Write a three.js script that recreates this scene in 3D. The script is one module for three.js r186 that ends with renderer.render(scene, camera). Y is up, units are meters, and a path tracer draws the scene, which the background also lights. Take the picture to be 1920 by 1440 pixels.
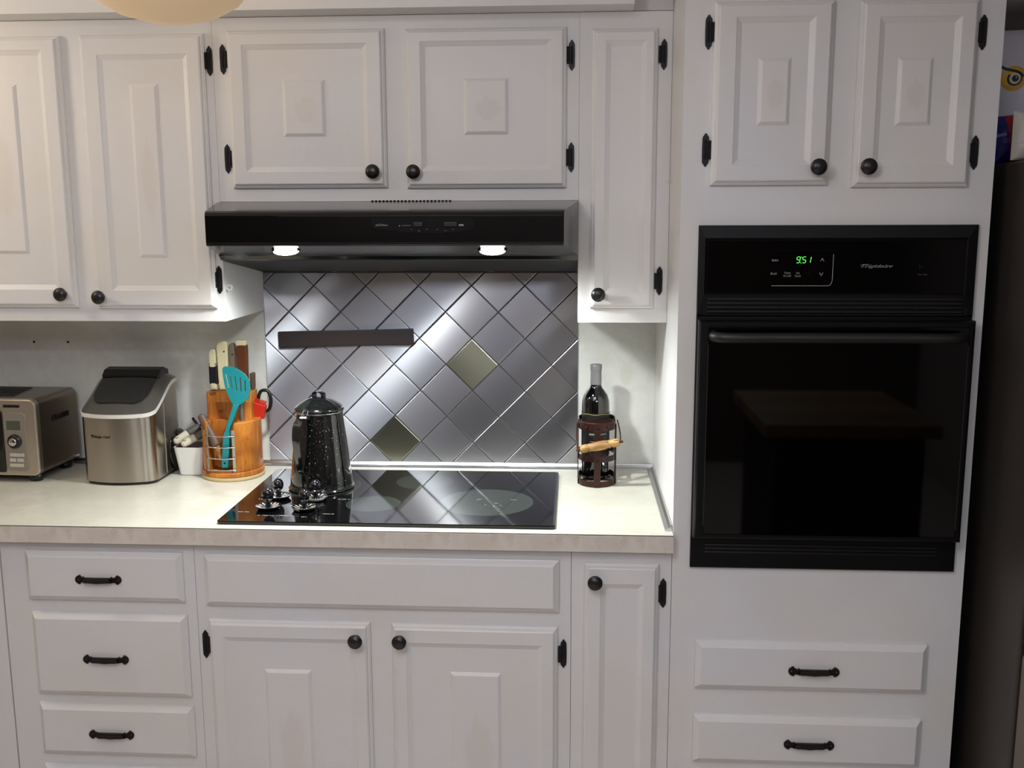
import * as THREE from 'three';
import { RoundedBoxGeometry } from 'three/addons/geometries/RoundedBoxGeometry.js';
import { mergeGeometries } from 'three/addons/utils/BufferGeometryUtils.js';
import { FontLoader } from 'three/addons/loaders/FontLoader.js';
import { TextGeometry } from 'three/addons/geometries/TextGeometry.js';
import { RectAreaLightUniformsLib } from 'three/addons/lights/RectAreaLightUniformsLib.js';

// ---------------------------------------------------------------- camera, exposure, lights
const scene = new THREE.Scene();
scene.background = new THREE.Color(0x000000);
const camera = new THREE.PerspectiveCamera(42.25, 4 / 3, 0.05, 30);
camera.rotation.order = 'YXZ';
camera.position.set(-0.2217, 1.5958, 2.678);
camera.rotation.set(-0.1652, 0.0619, -0.0034);
const renderer = new THREE.WebGLRenderer({ antialias: true });
renderer.toneMapping = THREE.LinearToneMapping;
renderer.toneMappingExposure = 1.06;
renderer.shadowMap.enabled = true;
RectAreaLightUniformsLib.init();

const CEIL = [{ at: [-0.55, 2.36, 2.1], size: 0.8, intensity: 2.8, color: new THREE.Color(1.0, 0.985, 1.04) }, { at: [0.35, 2.36, 3.9], size: 0.9, intensity: 10.6, color: new THREE.Color(0.94, 0.985, 1.12) }];
const BULBS = { at: [-0.95, 2.1, 2.3], intensity: 0.34, color: new THREE.Color(1.0, 0.985, 1.02) };   // each of three
const WARM = { at: [-2.15, 2.0, 0.8], intensity: 0.8, color: new THREE.Color(1.0, 0.84, 0.64) };
const HOODLIGHT = { intensity: [1.9, 1.9], angle: 1.5, color: new THREE.Color(0.95, 1.0, 0.98) };

// ---------------------------------------------------------------- helpers
function rng(seed) { let s = seed >>> 0; return () => { s = (s + 0x6d2b79f5) >>> 0; let t = Math.imul(s ^ (s >>> 15), 1 | s); t = (t + Math.imul(t ^ (t >>> 7), 61 | t)) ^ t; return ((t ^ (t >>> 14)) >>> 0) / 4294967296; }; }
const used = new Map();
function numbered(name) { const n = used.get(name) || 0; used.set(name, n + 1); return n ? name + '_' + String(n).padStart(3, '0') : name; }
function thing(name, label, category, pos = [0, 0, 0], group) {
  const o = new THREE.Group(); o.name = numbered(name); o.position.set(...pos); scene.add(o);
  o.userData = { label, category }; if (group) o.userData.group = group;
  return o;
}
function mesh(name, geo, mat, parent, label) {
  const m = new THREE.Mesh(geo, mat); m.name = name; m.castShadow = m.receiveShadow = true;
  if (label) m.userData.label = label;
  parent.add(m); return m;
}
function solo(name, geo, mat, label, category, pos = [0, 0, 0], group) {
  const m = new THREE.Mesh(geo, mat); m.name = numbered(name); m.castShadow = m.receiveShadow = true;
  m.userData = { label, category }; if (group) m.userData.group = group;
  m.position.set(...pos); scene.add(m); return m;
}
function struct(name, geo, mat) { const m = new THREE.Mesh(geo, mat); m.name = name; m.castShadow = m.receiveShadow = true; m.userData.kind = 'structure'; scene.add(m); return m; }
// box with metric uv between two corners
function metricUV(g) {
  g = g.index ? g.toNonIndexed() : g;
  const p = g.attributes.position, uv = new Float32Array(p.count * 2), a = new THREE.Vector3(), b = new THREE.Vector3(), c = new THREE.Vector3();
  for (let i = 0; i < p.count; i += 3) {
    a.fromBufferAttribute(p, i); b.fromBufferAttribute(p, i + 1); c.fromBufferAttribute(p, i + 2);
    const n = b.clone().sub(a).cross(c.clone().sub(a)), x = Math.abs(n.x), y = Math.abs(n.y), z = Math.abs(n.z);
    [a, b, c].forEach((v, k) => { const j = (i + k) * 2; if (z >= x && z >= y) { uv[j] = v.x; uv[j + 1] = v.y; } else if (y >= x) { uv[j] = v.x; uv[j + 1] = -v.z; } else { uv[j] = v.z; uv[j + 1] = v.y; } });
  }
  g.setAttribute('uv', new THREE.BufferAttribute(uv, 2)); return g;
}
function box(x0, x1, y0, y1, z0, z1, r = 0) {
  const w = x1 - x0, h = y1 - y0, d = z1 - z0;
  let g = r > 0 ? new RoundedBoxGeometry(w, h, d, 2, Math.min(r, w / 2.01, h / 2.01, d / 2.01)) : new THREE.BoxGeometry(w, h, d);
  g.translate((x0 + x1) / 2, (y0 + y1) / 2, (z0 + z1) / 2);
  return metricUV(g);
}
function join(list) { return mergeGeometries(list.map((g) => { g = g.index ? g.toNonIndexed() : g; for (const k of Object.keys(g.attributes)) if (!['position', 'normal', 'uv'].includes(k)) g.deleteAttribute(k); if (!g.attributes.uv) metricUV(g); return g; })); }
// nested rectangular loops: [x0,x1,y0,y1,z]
function loops(list, cap = true) {
  const v = [], quad = (a, b, c, d) => v.push(...a, ...b, ...c, ...a, ...c, ...d);
  const P = list.map(([x0, x1, y0, y1, z]) => [[x0, y0, z], [x1, y0, z], [x1, y1, z], [x0, y1, z]]);
  for (let i = 0; i + 1 < P.length; i++) for (let k = 0; k < 4; k++) quad(P[i][k], P[i][(k + 1) % 4], P[i + 1][(k + 1) % 4], P[i + 1][k]);
  if (cap) { const c = P[P.length - 1]; quad(c[0], c[1], c[2], c[3]); const b = P[0]; quad(b[3], b[2], b[1], b[0]); }
  const g = new THREE.BufferGeometry(); g.setAttribute('position', new THREE.Float32BufferAttribute(v, 3)); g.computeVertexNormals(); return metricUV(g);
}
const inset = ([x0, x1, y0, y1], d, z) => [x0 + d, x1 - d, y0 + d, y1 - d, z];
function lathe(pts, seg = 40) { return new THREE.LatheGeometry(pts.map(([r, y]) => new THREE.Vector2(r, y)), seg); }
function tube(pts, r, seg = 24, rad = 8, closed = false) { return new THREE.TubeGeometry(new THREE.CatmullRomCurve3(pts.map((p) => new THREE.Vector3(...p)), closed), seg, r, rad, closed); }
function extrude(pts, depth, bevel = 0, holes = []) {
  const s = pts.getPoints ? pts : new THREE.Shape(pts.map(([x, y]) => new THREE.Vector2(x, y)));
  for (const h of holes) s.holes.push(h.getPoints ? h : new THREE.Path(h.map(([x, y]) => new THREE.Vector2(x, y))));
  return new THREE.ExtrudeGeometry(s, { depth, bevelEnabled: bevel > 0, bevelThickness: bevel, bevelSize: bevel, bevelOffset: -bevel, bevelSegments: 2, curveSegments: 16 });
}
function rrect(x0, x1, y0, y1, r) { const s = new THREE.Shape(); s.moveTo(x0 + r, y0); s.lineTo(x1 - r, y0); s.absarc(x1 - r, y0 + r, r, -Math.PI / 2, 0); s.lineTo(x1, y1 - r); s.absarc(x1 - r, y1 - r, r, 0, Math.PI / 2); s.lineTo(x0 + r, y1); s.absarc(x0 + r, y1 - r, r, Math.PI / 2, Math.PI); s.lineTo(x0, y0 + r); s.absarc(x0 + r, y0 + r, r, Math.PI, Math.PI * 1.5); return s; }
const flat = (g) => g.rotateX(-Math.PI / 2);   // shape in (x, -z) laid on the ground, extruded upwards

// ---------------------------------------------------------------- textures
function noise2(seed, period) {
  const r = rng(seed), t = new Float32Array(period * period); for (let i = 0; i < t.length; i++) t[i] = r();
  return (x, y) => { const xi = Math.floor(x), yi = Math.floor(y), f = x - xi, g = y - yi, s = f * f * (3 - 2 * f), u = g * g * (3 - 2 * g), m = (a) => ((a % period) + period) % period; const A = t[m(yi) * period + m(xi)], B = t[m(yi) * period + m(xi + 1)], C = t[m(yi + 1) * period + m(xi)], D = t[m(yi + 1) * period + m(xi + 1)]; return (A * (1 - s) + B * s) * (1 - u) + (C * (1 - s) + D * s) * u; };
}
function fbm(seed, base, oct) { const n = []; for (let o = 0; o < oct; o++) n.push(noise2(seed + o * 7, base << o)); return (u, v) => { let s = 0, a = 0.5, t = 0; for (let o = 0; o < oct; o++) { s += a * n[o](u * (base << o), v * (base << o)); t += a; a *= 0.5; } return s / t; }; }
function dataTex(size, fn, srgb, repeat = [1, 1], h = size) {
  const d = new Uint8Array(size * h * 4);
  for (let y = 0; y < h; y++) for (let x = 0; x < size; x++) { const c = fn((x + 0.5) / size, (y + 0.5) / h), o = (y * size + x) * 4; for (let k = 0; k < 3; k++) d[o + k] = Math.max(0, Math.min(255, Array.isArray(c) ? c[k] : c)); d[o + 3] = 255; }
  const t = new THREE.DataTexture(d, size, h); t.magFilter = THREE.LinearFilter; t.minFilter = THREE.LinearFilter; t.wrapS = t.wrapT = THREE.RepeatWrapping; t.repeat.set(...repeat); if (srgb) t.colorSpace = THREE.SRGBColorSpace; t.needsUpdate = true; return t;
}
function canvasTex(w, h, draw) { const c = document.createElement('canvas'); c.width = w; c.height = h; draw(c.getContext('2d'), w, h); const t = new THREE.CanvasTexture(c); t.colorSpace = THREE.SRGBColorSpace; return t; }
const fA = fbm(11, 4, 5), fB = fbm(29, 8, 4), fC = fbm(51, 16, 4), fD = fbm(77, 3, 4);
const mix = (a, b, t) => a.map((v, i) => v + (b[i] - v) * t), ss = (a, b, x) => { x = Math.max(0, Math.min(1, (x - a) / (b - a))); return x * x * (3 - 2 * x); };
// old cabinet paint: cool white with worn, slightly yellowed patches and brush grain
const paintMap = dataTex(512, (u, v) => { const a = ss(0.45, 0.7, fA(u, v)), b = ss(0.5, 0.75, fD(v, u)); return mix(mix([229, 228, 228], [227, 223, 215], a * 0.6), [223, 224, 229], b * 0.5); }, true);
const paintBump = dataTex(512, (u, v) => 255 * (0.6 * fbmStretch(u, v) + 0.4 * fC(u, v)), false, [2, 2]);
function fbmStretch(u, v) { return fC(u * 2 % 1, v * 0.25 % 1); }
const lamMap = dataTex(1024, (u, v) => { const a = fA(u, v), b = fB(v, u), vein = 1 - Math.min(1, Math.abs(fA((u * 2) % 1, (v * 2) % 1) - 0.5) * 16); let c = mix([226, 227, 221], [216, 217, 211], ss(0.4, 0.68, a)); c = mix(c, [206, 201, 188], ss(0.58, 0.74, b) * 0.35); return mix(c, [206, 205, 198], Math.max(0, vein) * 0.3); }, true, [1.6, 1.6]);
const edgeMap = dataTex(512, (u, v) => { const a = fA(u, v), b = fB(v, u); let c = mix([227, 219, 210], [219, 210, 200], ss(0.38, 0.66, a)); return mix(c, [207, 195, 178], ss(0.56, 0.72, b) * 0.55); }, true, [7, 7]);
const woodMap = dataTex(512, (u, v) => { const w = fA(u, v * 0.5 % 1), g = fC((u * 3) % 1, v * 0.12 % 1); let c = mix([196, 124, 48], [150, 84, 26], ss(0.35, 0.7, w)); c = mix(c, [214, 150, 74], ss(0.55, 0.8, g) * 0.5); return mix(c, [96, 50, 18], ss(0.66, 0.78, fB(u, v)) * 0.7); }, true, [5, 5]);
const scratch = dataTex(256, (u, v) => 255 * fbm1(v) , false, [8, 8]);
function fbm1(v) { return 0.5 * fC(0.13, v) + 0.5 * fC(0.61, (v * 7) % 1); }
const fineNoise = dataTex(256, (u, v) => 255 * fC(u, v), false, [12, 12]);

// ---------------------------------------------------------------- materials
const S = (o) => new THREE.MeshStandardMaterial(o), Ph = (o) => new THREE.MeshPhysicalMaterial(o);
const paint = S({ map: paintMap, roughness: 0.42, bumpMap: paintBump, bumpScale: 0.0006, name: 'white cabinet paint' });
const laminate = S({ map: lamMap, roughness: 0.38, name: 'marbled laminate' });
const counterTop = S({ map: lamMap, color: 0xe8e4dc, roughness: 0.3, name: 'counter laminate' });
const counterEdge = S({ map: edgeMap, roughness: 0.45, name: 'counter edge laminate' });
const wallPaint = S({ color: 0xd6d2d6, roughness: 0.8 });
const roomWall = S({ color: 0xa69c94, roughness: 0.9 });
const ceilPaint = S({ color: 0xe2e0de, roughness: 0.9 });
const floorMat = S({ color: 0xb8aca2, roughness: 0.5 });
const ironBlack = S({ color: 0x17151a, roughness: 0.42, metalness: 0.3, bumpMap: fineNoise, bumpScale: 0.0004 });
const pullBronze = S({ color: 0x1e1613, roughness: 0.45, metalness: 0.4, bumpMap: fineNoise, bumpScale: 0.0004 });
const knobBlack = Ph({ color: 0x121114, roughness: 0.38, clearcoat: 0.3, clearcoatRoughness: 0.25 });
const applBlack = Ph({ color: 0x060606, roughness: 0.35, clearcoat: 0.2, clearcoatRoughness: 0.15 });
const applBlackMatte = S({ color: 0x111113, roughness: 0.5 });
const hoodBlack = Ph({ color: 0x060606, roughness: 0.2, ior: 1.45, clearcoat: 0.25, clearcoatRoughness: 0.12 });
const blackGlass = Ph({ color: 0x020202, roughness: 0.04, ior: 1.45, specularIntensity: 0.7 });
const slotDark = S({ color: 0x040404, roughness: 0.9 });
const chrome = S({ color: 0xd9d9db, metalness: 1, roughness: 0.12 });
const alum = S({ color: 0xc9c9cc, metalness: 1, roughness: 0.28 });
const steelBrushed = Ph({ color: 0xcfc6ba, metalness: 1, roughness: 0.33, anisotropy: 0.6, anisotropyRotation: Math.PI / 2 });
const steelDark = S({ color: 0x6e665c, metalness: 1, roughness: 0.35 });
const blackPlastic = S({ color: 0x131313, roughness: 0.35 });
const whitePlastic = S({ color: 0xd8d6cf, roughness: 0.4 });

// ---------------------------------------------------------------- room shell
struct('wall_back', box(-3.3, 2.0, 0, 2.5, -0.12, 0), laminate);
struct('wall_left', box(-3.42, -3.3, 0, 2.5, -0.12, 5.0), roomWall);
struct('wall_right', box(2.0, 2.12, 0, 2.5, -0.12, 5.0), roomWall);
struct('wall_front', box(-3.42, 2.12, 0, 2.5, 5.0, 5.12), S({ color: 0x5c5046, roughness: 0.9 }));
struct('floor', box(-3.42, 2.12, -0.1, 0, -0.12, 5.12), floorMat);
struct('ceiling', box(-3.42, 2.12, 2.4, 2.52, -0.12, 5.12), ceilPaint);
// soffit above the cabinets: a deeper board that stops short of the tall cabinet, a shallower piece behind it
struct('trim_1', box(-3.3, -0.092, 2.058, 2.4, 0, 0.385), paint);
struct('trim_2', box(-0.092, -0.001, 2.058, 2.4, 0, 0.312), wallPaint);
struct('trim_3', box(0.632, 2.0, 2.058, 2.4, 0, 0.36), wallPaint);
// bright metal coves where counter meets wall and tall cabinet
function cove(len) { const s = [[0, 0], [0.016, 0], [0.0155, 0.003], [0.008, 0.0055], [0.004, 0.011], [0.003, 0.013], [0, 0.013]]; return extrude(s, len); }
{ const g = cove(2.198).rotateY(-Math.PI / 2); g.translate(-0.001, 0.9145, 0.0005); struct('trim_4', metricUV(g), alum); }
{ const g = cove(0.535); g.scale(-1, 1, 1); const p = g.index ? g.toNonIndexed() : g; const a = p.attributes.position.array; for (let i = 0; i < a.length; i += 9) for (let k = 0; k < 3; k++) { const t = a[i + 3 + k]; a[i + 3 + k] = a[i + 6 + k]; a[i + 6 + k] = t; } p.computeVertexNormals(); p.translate(-0.0008, 0.9145, 0.017); struct('trim_5', metricUV(p), alum); }

// ---------------------------------------------------------------- cabinet hardware and fronts
const knobGeo = (() => { const g = lathe([[0, 0], [0.008, 0], [0.0075, 0.006], [0.0065, 0.012], [0.009, 0.015], [0.0145, 0.017], [0.0165, 0.0195], [0.0165, 0.022], [0.0145, 0.0235], [0.0135, 0.0232], [0.0115, 0.0265], [0.006, 0.0285], [0, 0.029]], 36); g.rotateX(Math.PI / 2); return g; })();
const hingeGeo = (() => {   // face-frame leaf with finials at x 0, barrel towards +x
  const p = [[-0.0015, -0.0335], [0.0015, -0.0335], [0.0028, -0.0305], [0.0058, -0.027], [0.0068, -0.0235], [0.0068, 0.0235], [0.0058, 0.027], [0.0028, 0.0305], [0.0015, 0.0335], [-0.0015, 0.0335], [-0.0028, 0.0305], [-0.0058, 0.027], [-0.0068, 0.0225], [-0.0072, 0], [-0.0068, -0.0225], [-0.0058, -0.027], [-0.0028, -0.0305]];
  const leaf = extrude(p, 0.002, 0.0006), parts = [leaf];
  for (let i = 0; i < 3; i++) { const c = new THREE.CylinderGeometry(0.0042, 0.0042, 0.0122, 14); c.translate(0.0082, (i - 1) * 0.0126, 0.0042); parts.push(c); }
  for (const y of [-0.017, 0.017]) { const s = new THREE.SphereGeometry(0.0022, 10, 6); s.scale(1, 1, 0.5); s.translate(-0.001, y, 0.0026); parts.push(s); }
  const rib = new THREE.CylinderGeometry(0.0028, 0.0028, 0.04, 10); rib.translate(-0.0005, 0, 0.0016); parts.push(rib);
  return join(parts);
})();
const pullGeo = (() => {
  const s = new THREE.Shape(); s.moveTo(0, -0.0068);
  s.lineTo(0.034, -0.0062); s.quadraticCurveTo(0.04, -0.004, 0.0445, -0.0115); s.quadraticCurveTo(0.0555, -0.008, 0.0555, 0); s.quadraticCurveTo(0.0555, 0.008, 0.0445, 0.0115); s.quadraticCurveTo(0.041, 0.005, 0.036, 0.006); s.lineTo(0.0335, 0.0095); s.lineTo(0.031, 0.0062); s.lineTo(0, 0.0068);
  s.lineTo(-0.031, 0.0062); s.lineTo(-0.0335, 0.0095); s.lineTo(-0.036, 0.006); s.quadraticCurveTo(-0.041, 0.005, -0.0445, 0.0115); s.quadraticCurveTo(-0.0555, 0.008, -0.0555, 0); s.quadraticCurveTo(-0.0555, -0.008, -0.0445, -0.0115); s.quadraticCurveTo(-0.04, -0.004, -0.034, -0.0062); s.closePath();
  for (const k of [-1, 1]) { const h = new THREE.Path(); h.moveTo(k * 0.0455, 0); h.lineTo(k * 0.0505, 0.0028); h.lineTo(k * 0.0505, -0.0028); h.closePath(); s.holes.push(h); }
  const plate = extrude(s, 0.0035, 0.0008); plate.translate(0, 0, 0.0005);
  // grip bowed out over the plate
  const p = plate.attributes.position; for (let i = 0; i < p.count; i++) { const x = p.getX(i), t = Math.max(0, 1 - Math.pow(Math.abs(x) / 0.04, 4)); p.setZ(i, p.getZ(i) + 0.009 * t); }
  const grip = new THREE.CapsuleGeometry(0.0052, 0.054, 6, 14); grip.rotateZ(Math.PI / 2); grip.scale(1, 1, 0.8); grip.translate(0, 0, 0.0125);
  plate.computeVertexNormals();
  return join([plate, grip]);
})();
// stain left by an old decal on the little raised panels
const stainTex = (seed) => dataTex(128, (u, v) => { const n = fB((u + seed * 0.37) % 1, (v + seed * 0.21) % 1), d = Math.hypot((u - 0.55) / 0.32, (v - 0.45) / 0.26); return mix([229, 227, 226], [221, 213, 204], ss(0.22, -0.12, d - 0.55 - 0.6 * n) * 0.38); }, true);
const stained = [1, 2].map((s) => S({ map: stainTex(s), roughness: 0.45, name: 'stained white paint' }));
let stainCount = 0;
function uvUnit(g, [x0, x1, y0, y1]) { const p = g.attributes.position, uv = g.attributes.uv; for (let i = 0; i < p.count; i++) uv.setXY(i, (p.getX(i) - x0) / (x1 - x0), (p.getY(i) - y0) / (y1 - y0)); return g; }

// out = [x0,x1,y0,y1] in the scene, zf = face of the cabinet. A lipped door: step, frame, routed recess, small raised panel
function door(parent, out, zf, rec, cen, opts = {}) {
  const T = 0.019, q = (r, z) => [r[0], r[1], r[2], r[3], z];
  const L = [inset(out, 0, zf + 0.0004), inset(out, 0, zf + 0.0075), inset(out, 0.0045, zf + 0.0115), inset(out, 0.0065, zf + 0.0118), inset(out, 0.0078, zf + T - 0.002), inset(out, 0.0105, zf + T)];
  if (rec) L.push(q([rec[0] - 0.004, rec[1] + 0.004, rec[2] - 0.004, rec[3] + 0.004], zf + T), q([rec[0] - 0.002, rec[1] + 0.002, rec[2] - 0.002, rec[3] + 0.002], zf + T - 0.0015), q(inset(rec, 0.008, 0), zf + T - 0.0062));
  const d = mesh(opts.name || 'door', loops(L), paint, parent);
  if (cen) { const zb = zf + T - 0.0062; const g = loops([q(inset(cen, -0.005, 0), zb - 0.002), q(inset(cen, -0.005, 0), zb + 0.0004), q(inset(cen, 0.0015, 0), zb + 0.0048), q(inset(cen, 0.003, 0), zb + 0.0052)]); mesh('raised_panel', uvUnit(g, cen), stained[stainCount++ % 2], d); }
  const zk = zf + T;
  if (opts.knob) { const k = mesh('knob', knobGeo, knobBlack, d); k.position.set(opts.knob[0], opts.knob[1], zk - 0.0005); }
  for (const [hx, hy, dir] of opts.hinges || []) { const h = mesh('hinge', hingeGeo, ironBlack, d); h.position.set(hx, hy, zf + 0.0006); if (dir < 0) { h.rotation.z = Math.PI; } }
  return d;
}
function drawer(parent, out, zf, pull, name = 'drawer') {
  const T = 0.019, L = [inset(out, 0, zf + 0.0004), inset(out, 0, zf + 0.0085), inset(out, 0.0025, zf + 0.010), inset(out, 0.0105, zf + T - 0.0015), inset(out, 0.0125, zf + T)];
  const d = mesh(name, loops(L), paint, parent);
  if (pull) { const p = mesh('pull', pullGeo, pullBronze, d); p.position.set(pull[0], pull[1], zf + T - 0.0004); p.scale.setScalar(pull[2] || 1); }
  return d;
}

// ---------------------------------------------------------------- cabinets
const ZU = 0.308, ZB = 0.56, g05 = 0.0005;
{
  const c = thing('upper_cabinet', 'tall two-door white upper cabinet at far left, above the toaster oven and ice maker', 'cabinet');
  mesh('carcass', box(-2.3, -1.067, 1.35, 2.057, 0.001, ZU), paint, c);
  door(c, [-1.79, -1.43, 1.384, 2.021], ZU, [-1.745, -1.474, 1.432, 1.985], [-1.64, -1.545, 1.52, 1.907], { knob: [-1.459, 1.418], hinges: [[-1.805, 1.95, 1], [-1.805, 1.45, 1]] });
  door(c, [-1.382, -1.084, 1.382, 2.022], ZU, [-1.334, -1.126, 1.43, 1.972], [-1.261, -1.203, 1.51, 1.904], { knob: [-1.365, 1.411], hinges: [[-1.0745, 1.961, -1], [-1.078, 1.451, -1]] });
}
{
  const c = thing('upper_cabinet', 'short white two-door upper cabinet right above the black range hood', 'cabinet');
  mesh('carcass', box(-1.0665, -0.2115, 1.637, 2.057, 0.001, ZU), paint, c);
  door(c, [-1.03, -0.66, 1.668, 2.027], ZU, [-0.989, -0.704, 1.709, 1.99], [-0.896, -0.806, 1.791, 1.91], { knob: [-0.689, 1.704], hinges: [[-1.0425, 1.964, 1], [-1.0425, 1.737, 1]] });
  door(c, [-0.613, -0.241, 1.666, 2.025], ZU, [-0.573, -0.28, 1.71, 1.992], [-0.472, -0.379, 1.792, 1.908], { knob: [-0.594, 1.703], hinges: [[-0.229, 1.963, -1], [-0.229, 1.735, -1]] });
}
{
  const c = thing('upper_cabinet', 'narrow single-door white upper cabinet between the range hood and the oven cabinet', 'cabinet');
  mesh('carcass', box(-0.211, -0.0006, 1.35, 2.057, 0.001, ZU), paint, c);
  door(c, [-0.183, -0.034, 1.385, 2.019], ZU, [-0.148, -0.064, 1.425, 1.988], null, { knob: [-0.164, 1.419], hinges: [[-0.0195, 1.962, -1], [-0.0195, 1.449, -1]] });
}
const OV = { x0: 0.038, x1: 0.604, y0: 0.838, y1: 1.58 };
{
  const c = thing('oven_cabinet', 'tall white cabinet at right housing the black wall oven, doors above and drawers below', 'cabinet');
  mesh('side_panel', box(0, 0.019, 0.001, 2.3985, 0.001, 0.541, 0.001), paint, c);
  mesh('side_panel', box(0.610, 0.629, 0.001, 2.3985, 0.001, 0.541, 0.001), paint, c);
  const s = new THREE.Shape([[0, 0.001], [0.629, 0.001], [0.629, 2.3985], [0, 2.3985]].map(([x, y]) => new THREE.Vector2(x, y)));
  s.holes.push(new THREE.Path([[0.056, 0.86], [0.056, 1.56], [0.586, 1.56], [0.586, 0.86]].map(([x, y]) => new THREE.Vector2(x, y))));
  const g = new THREE.ExtrudeGeometry(s, { depth: 0.019, bevelEnabled: false }); g.translate(0, 0, 0.5412); mesh('face_frame', metricUV(g), paint, c);
  door(c, [0.058, 0.295, 1.661, 2.022], ZB, [0.104, 0.253, 1.705, 1.987], [0.152, 0.207, 1.785, 1.907], { knob: [0.27, 1.696], hinges: [[0.0475, 1.965, 1], [0.0475, 1.733, 1]] });
  door(c, [0.344, 0.576, 1.656, 2.020], ZB, [0.385, 0.536, 1.701, 1.983], [0.427, 0.486, 1.782, 1.904], { knob: [0.369, 1.696], hinges: [[0.5875, 1.957, -1], [0.5875, 1.724, -1]] });
  drawer(c, [0.055, 0.560, 0.556, 0.668], ZB, [0.314, 0.606]);
  drawer(c, [0.055, 0.557, 0.378, 0.492], ZB, [0.311, 0.431]);
  drawer(c, [0.055, 0.557, 0.13, 0.315], ZB, [0.311, 0.24]);
}
{
  const c = thing('base_cabinet', 'white base cabinet with a stack of drawers, at lower left under the ice maker', 'cabinet');
  mesh('carcass', box(-1.5352, -1.0795, 0.1, 0.874, 0.001, ZB, 0.001), paint, c);
  mesh('toe_kick', box(-1.5352, -1.0795, 0.001, 0.0995, 0.001, 0.5), paint, c);
  drawer(c, [-1.472, -1.104, 0.733, 0.85], ZB, [-1.297, 0.787, 0.97]);
  drawer(c, [-1.468, -1.101, 0.501, 0.701], ZB, [-1.293, 0.594, 0.97]);
  drawer(c, [-1.468, -1.098, 0.35, 0.477], ZB, [-1.293, 0.407, 0.97]);
  drawer(c, [-1.468, -1.098, 0.13, 0.32], ZB, [-1.293, 0.23, 0.97]);
}
{
  const c = thing('base_cabinet', 'wide white base cabinet under the cooktop with a long false drawer front and two doors', 'cabinet');
  mesh('carcass', box(-1.0788, -0.2225, 0.1, 0.874, 0.001, ZB, 0.001), paint, c);
  mesh('toe_kick', box(-1.0788, -0.2225, 0.001, 0.0995, 0.001, 0.5), paint, c);
  drawer(c, [-1.054, -0.25, 0.727, 0.848], ZB, null, 'false_front');
  door(c, [-1.05, -0.677, 0.12, 0.693], ZB, [-1.013, -0.716, 0.16, 0.651], [-0.918, -0.819, 0.24, 0.572], { knob: [-0.706, 0.659], hinges: [[-1.0628, 0.629, 1], [-1.0628, 0.2, 1]] });
  door(c, [-0.628, -0.252, 0.12, 0.691], ZB, [-0.59, -0.29, 0.16, 0.647], [-0.49, -0.384, 0.24, 0.576], { knob: [-0.606, 0.66], hinges: [[-0.2385, 0.626, -1], [-0.2385, 0.2, -1]] });
}
{
  const c = thing('base_cabinet', 'narrow white single-door base cabinet between the cooktop cabinet and the oven cabinet', 'cabinet');
  mesh('carcass', box(-0.2218, -0.0008, 0.1, 0.874, 0.001, ZB, 0.001), paint, c);
  mesh('toe_kick', box(-0.2218, -0.0008, 0.001, 0.0995, 0.001, 0.5), paint, c);
  door(c, [-0.194, -0.029, 0.12, 0.843], ZB, [-0.154, -0.067, 0.16, 0.795], null, { knob: [-0.17, 0.808], hinges: [[-0.0185, 0.774, -1], [-0.0185, 0.2, -1]] });
}
{
  const c = thing('base_cabinet', 'plain white cabinet end just cut off by the lower left edge of the photo', 'cabinet');
  mesh('carcass', box(-2.2, -1.5385, 0.1, 0.874, 0.001, ZB, 0.001), paint, c);
  mesh('toe_kick', box(-2.2, -1.5385, 0.001, 0.0995, 0.001, 0.5), paint, c);
}
{
  const c = thing('countertop', 'pale marbled laminate countertop with a beige square front edge', 'countertop');
  mesh('top_surface', box(-2.2, -0.0006, 0.8745, 0.914, 0.0006, 0.5835), counterTop, c);
  mesh('front_edge', box(-2.2, -0.0006, 0.8745, 0.9118, 0.5836, 0.5855), counterEdge, c, 'beige mottled front edge');
  mesh('edge_seam', box(-2.2, -0.0006, 0.9119, 0.9131, 0.5836, 0.5846), S({ color: 0x3a2f2a, roughness: 0.8 }), c, 'thin dark seam along the front');
}

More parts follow.
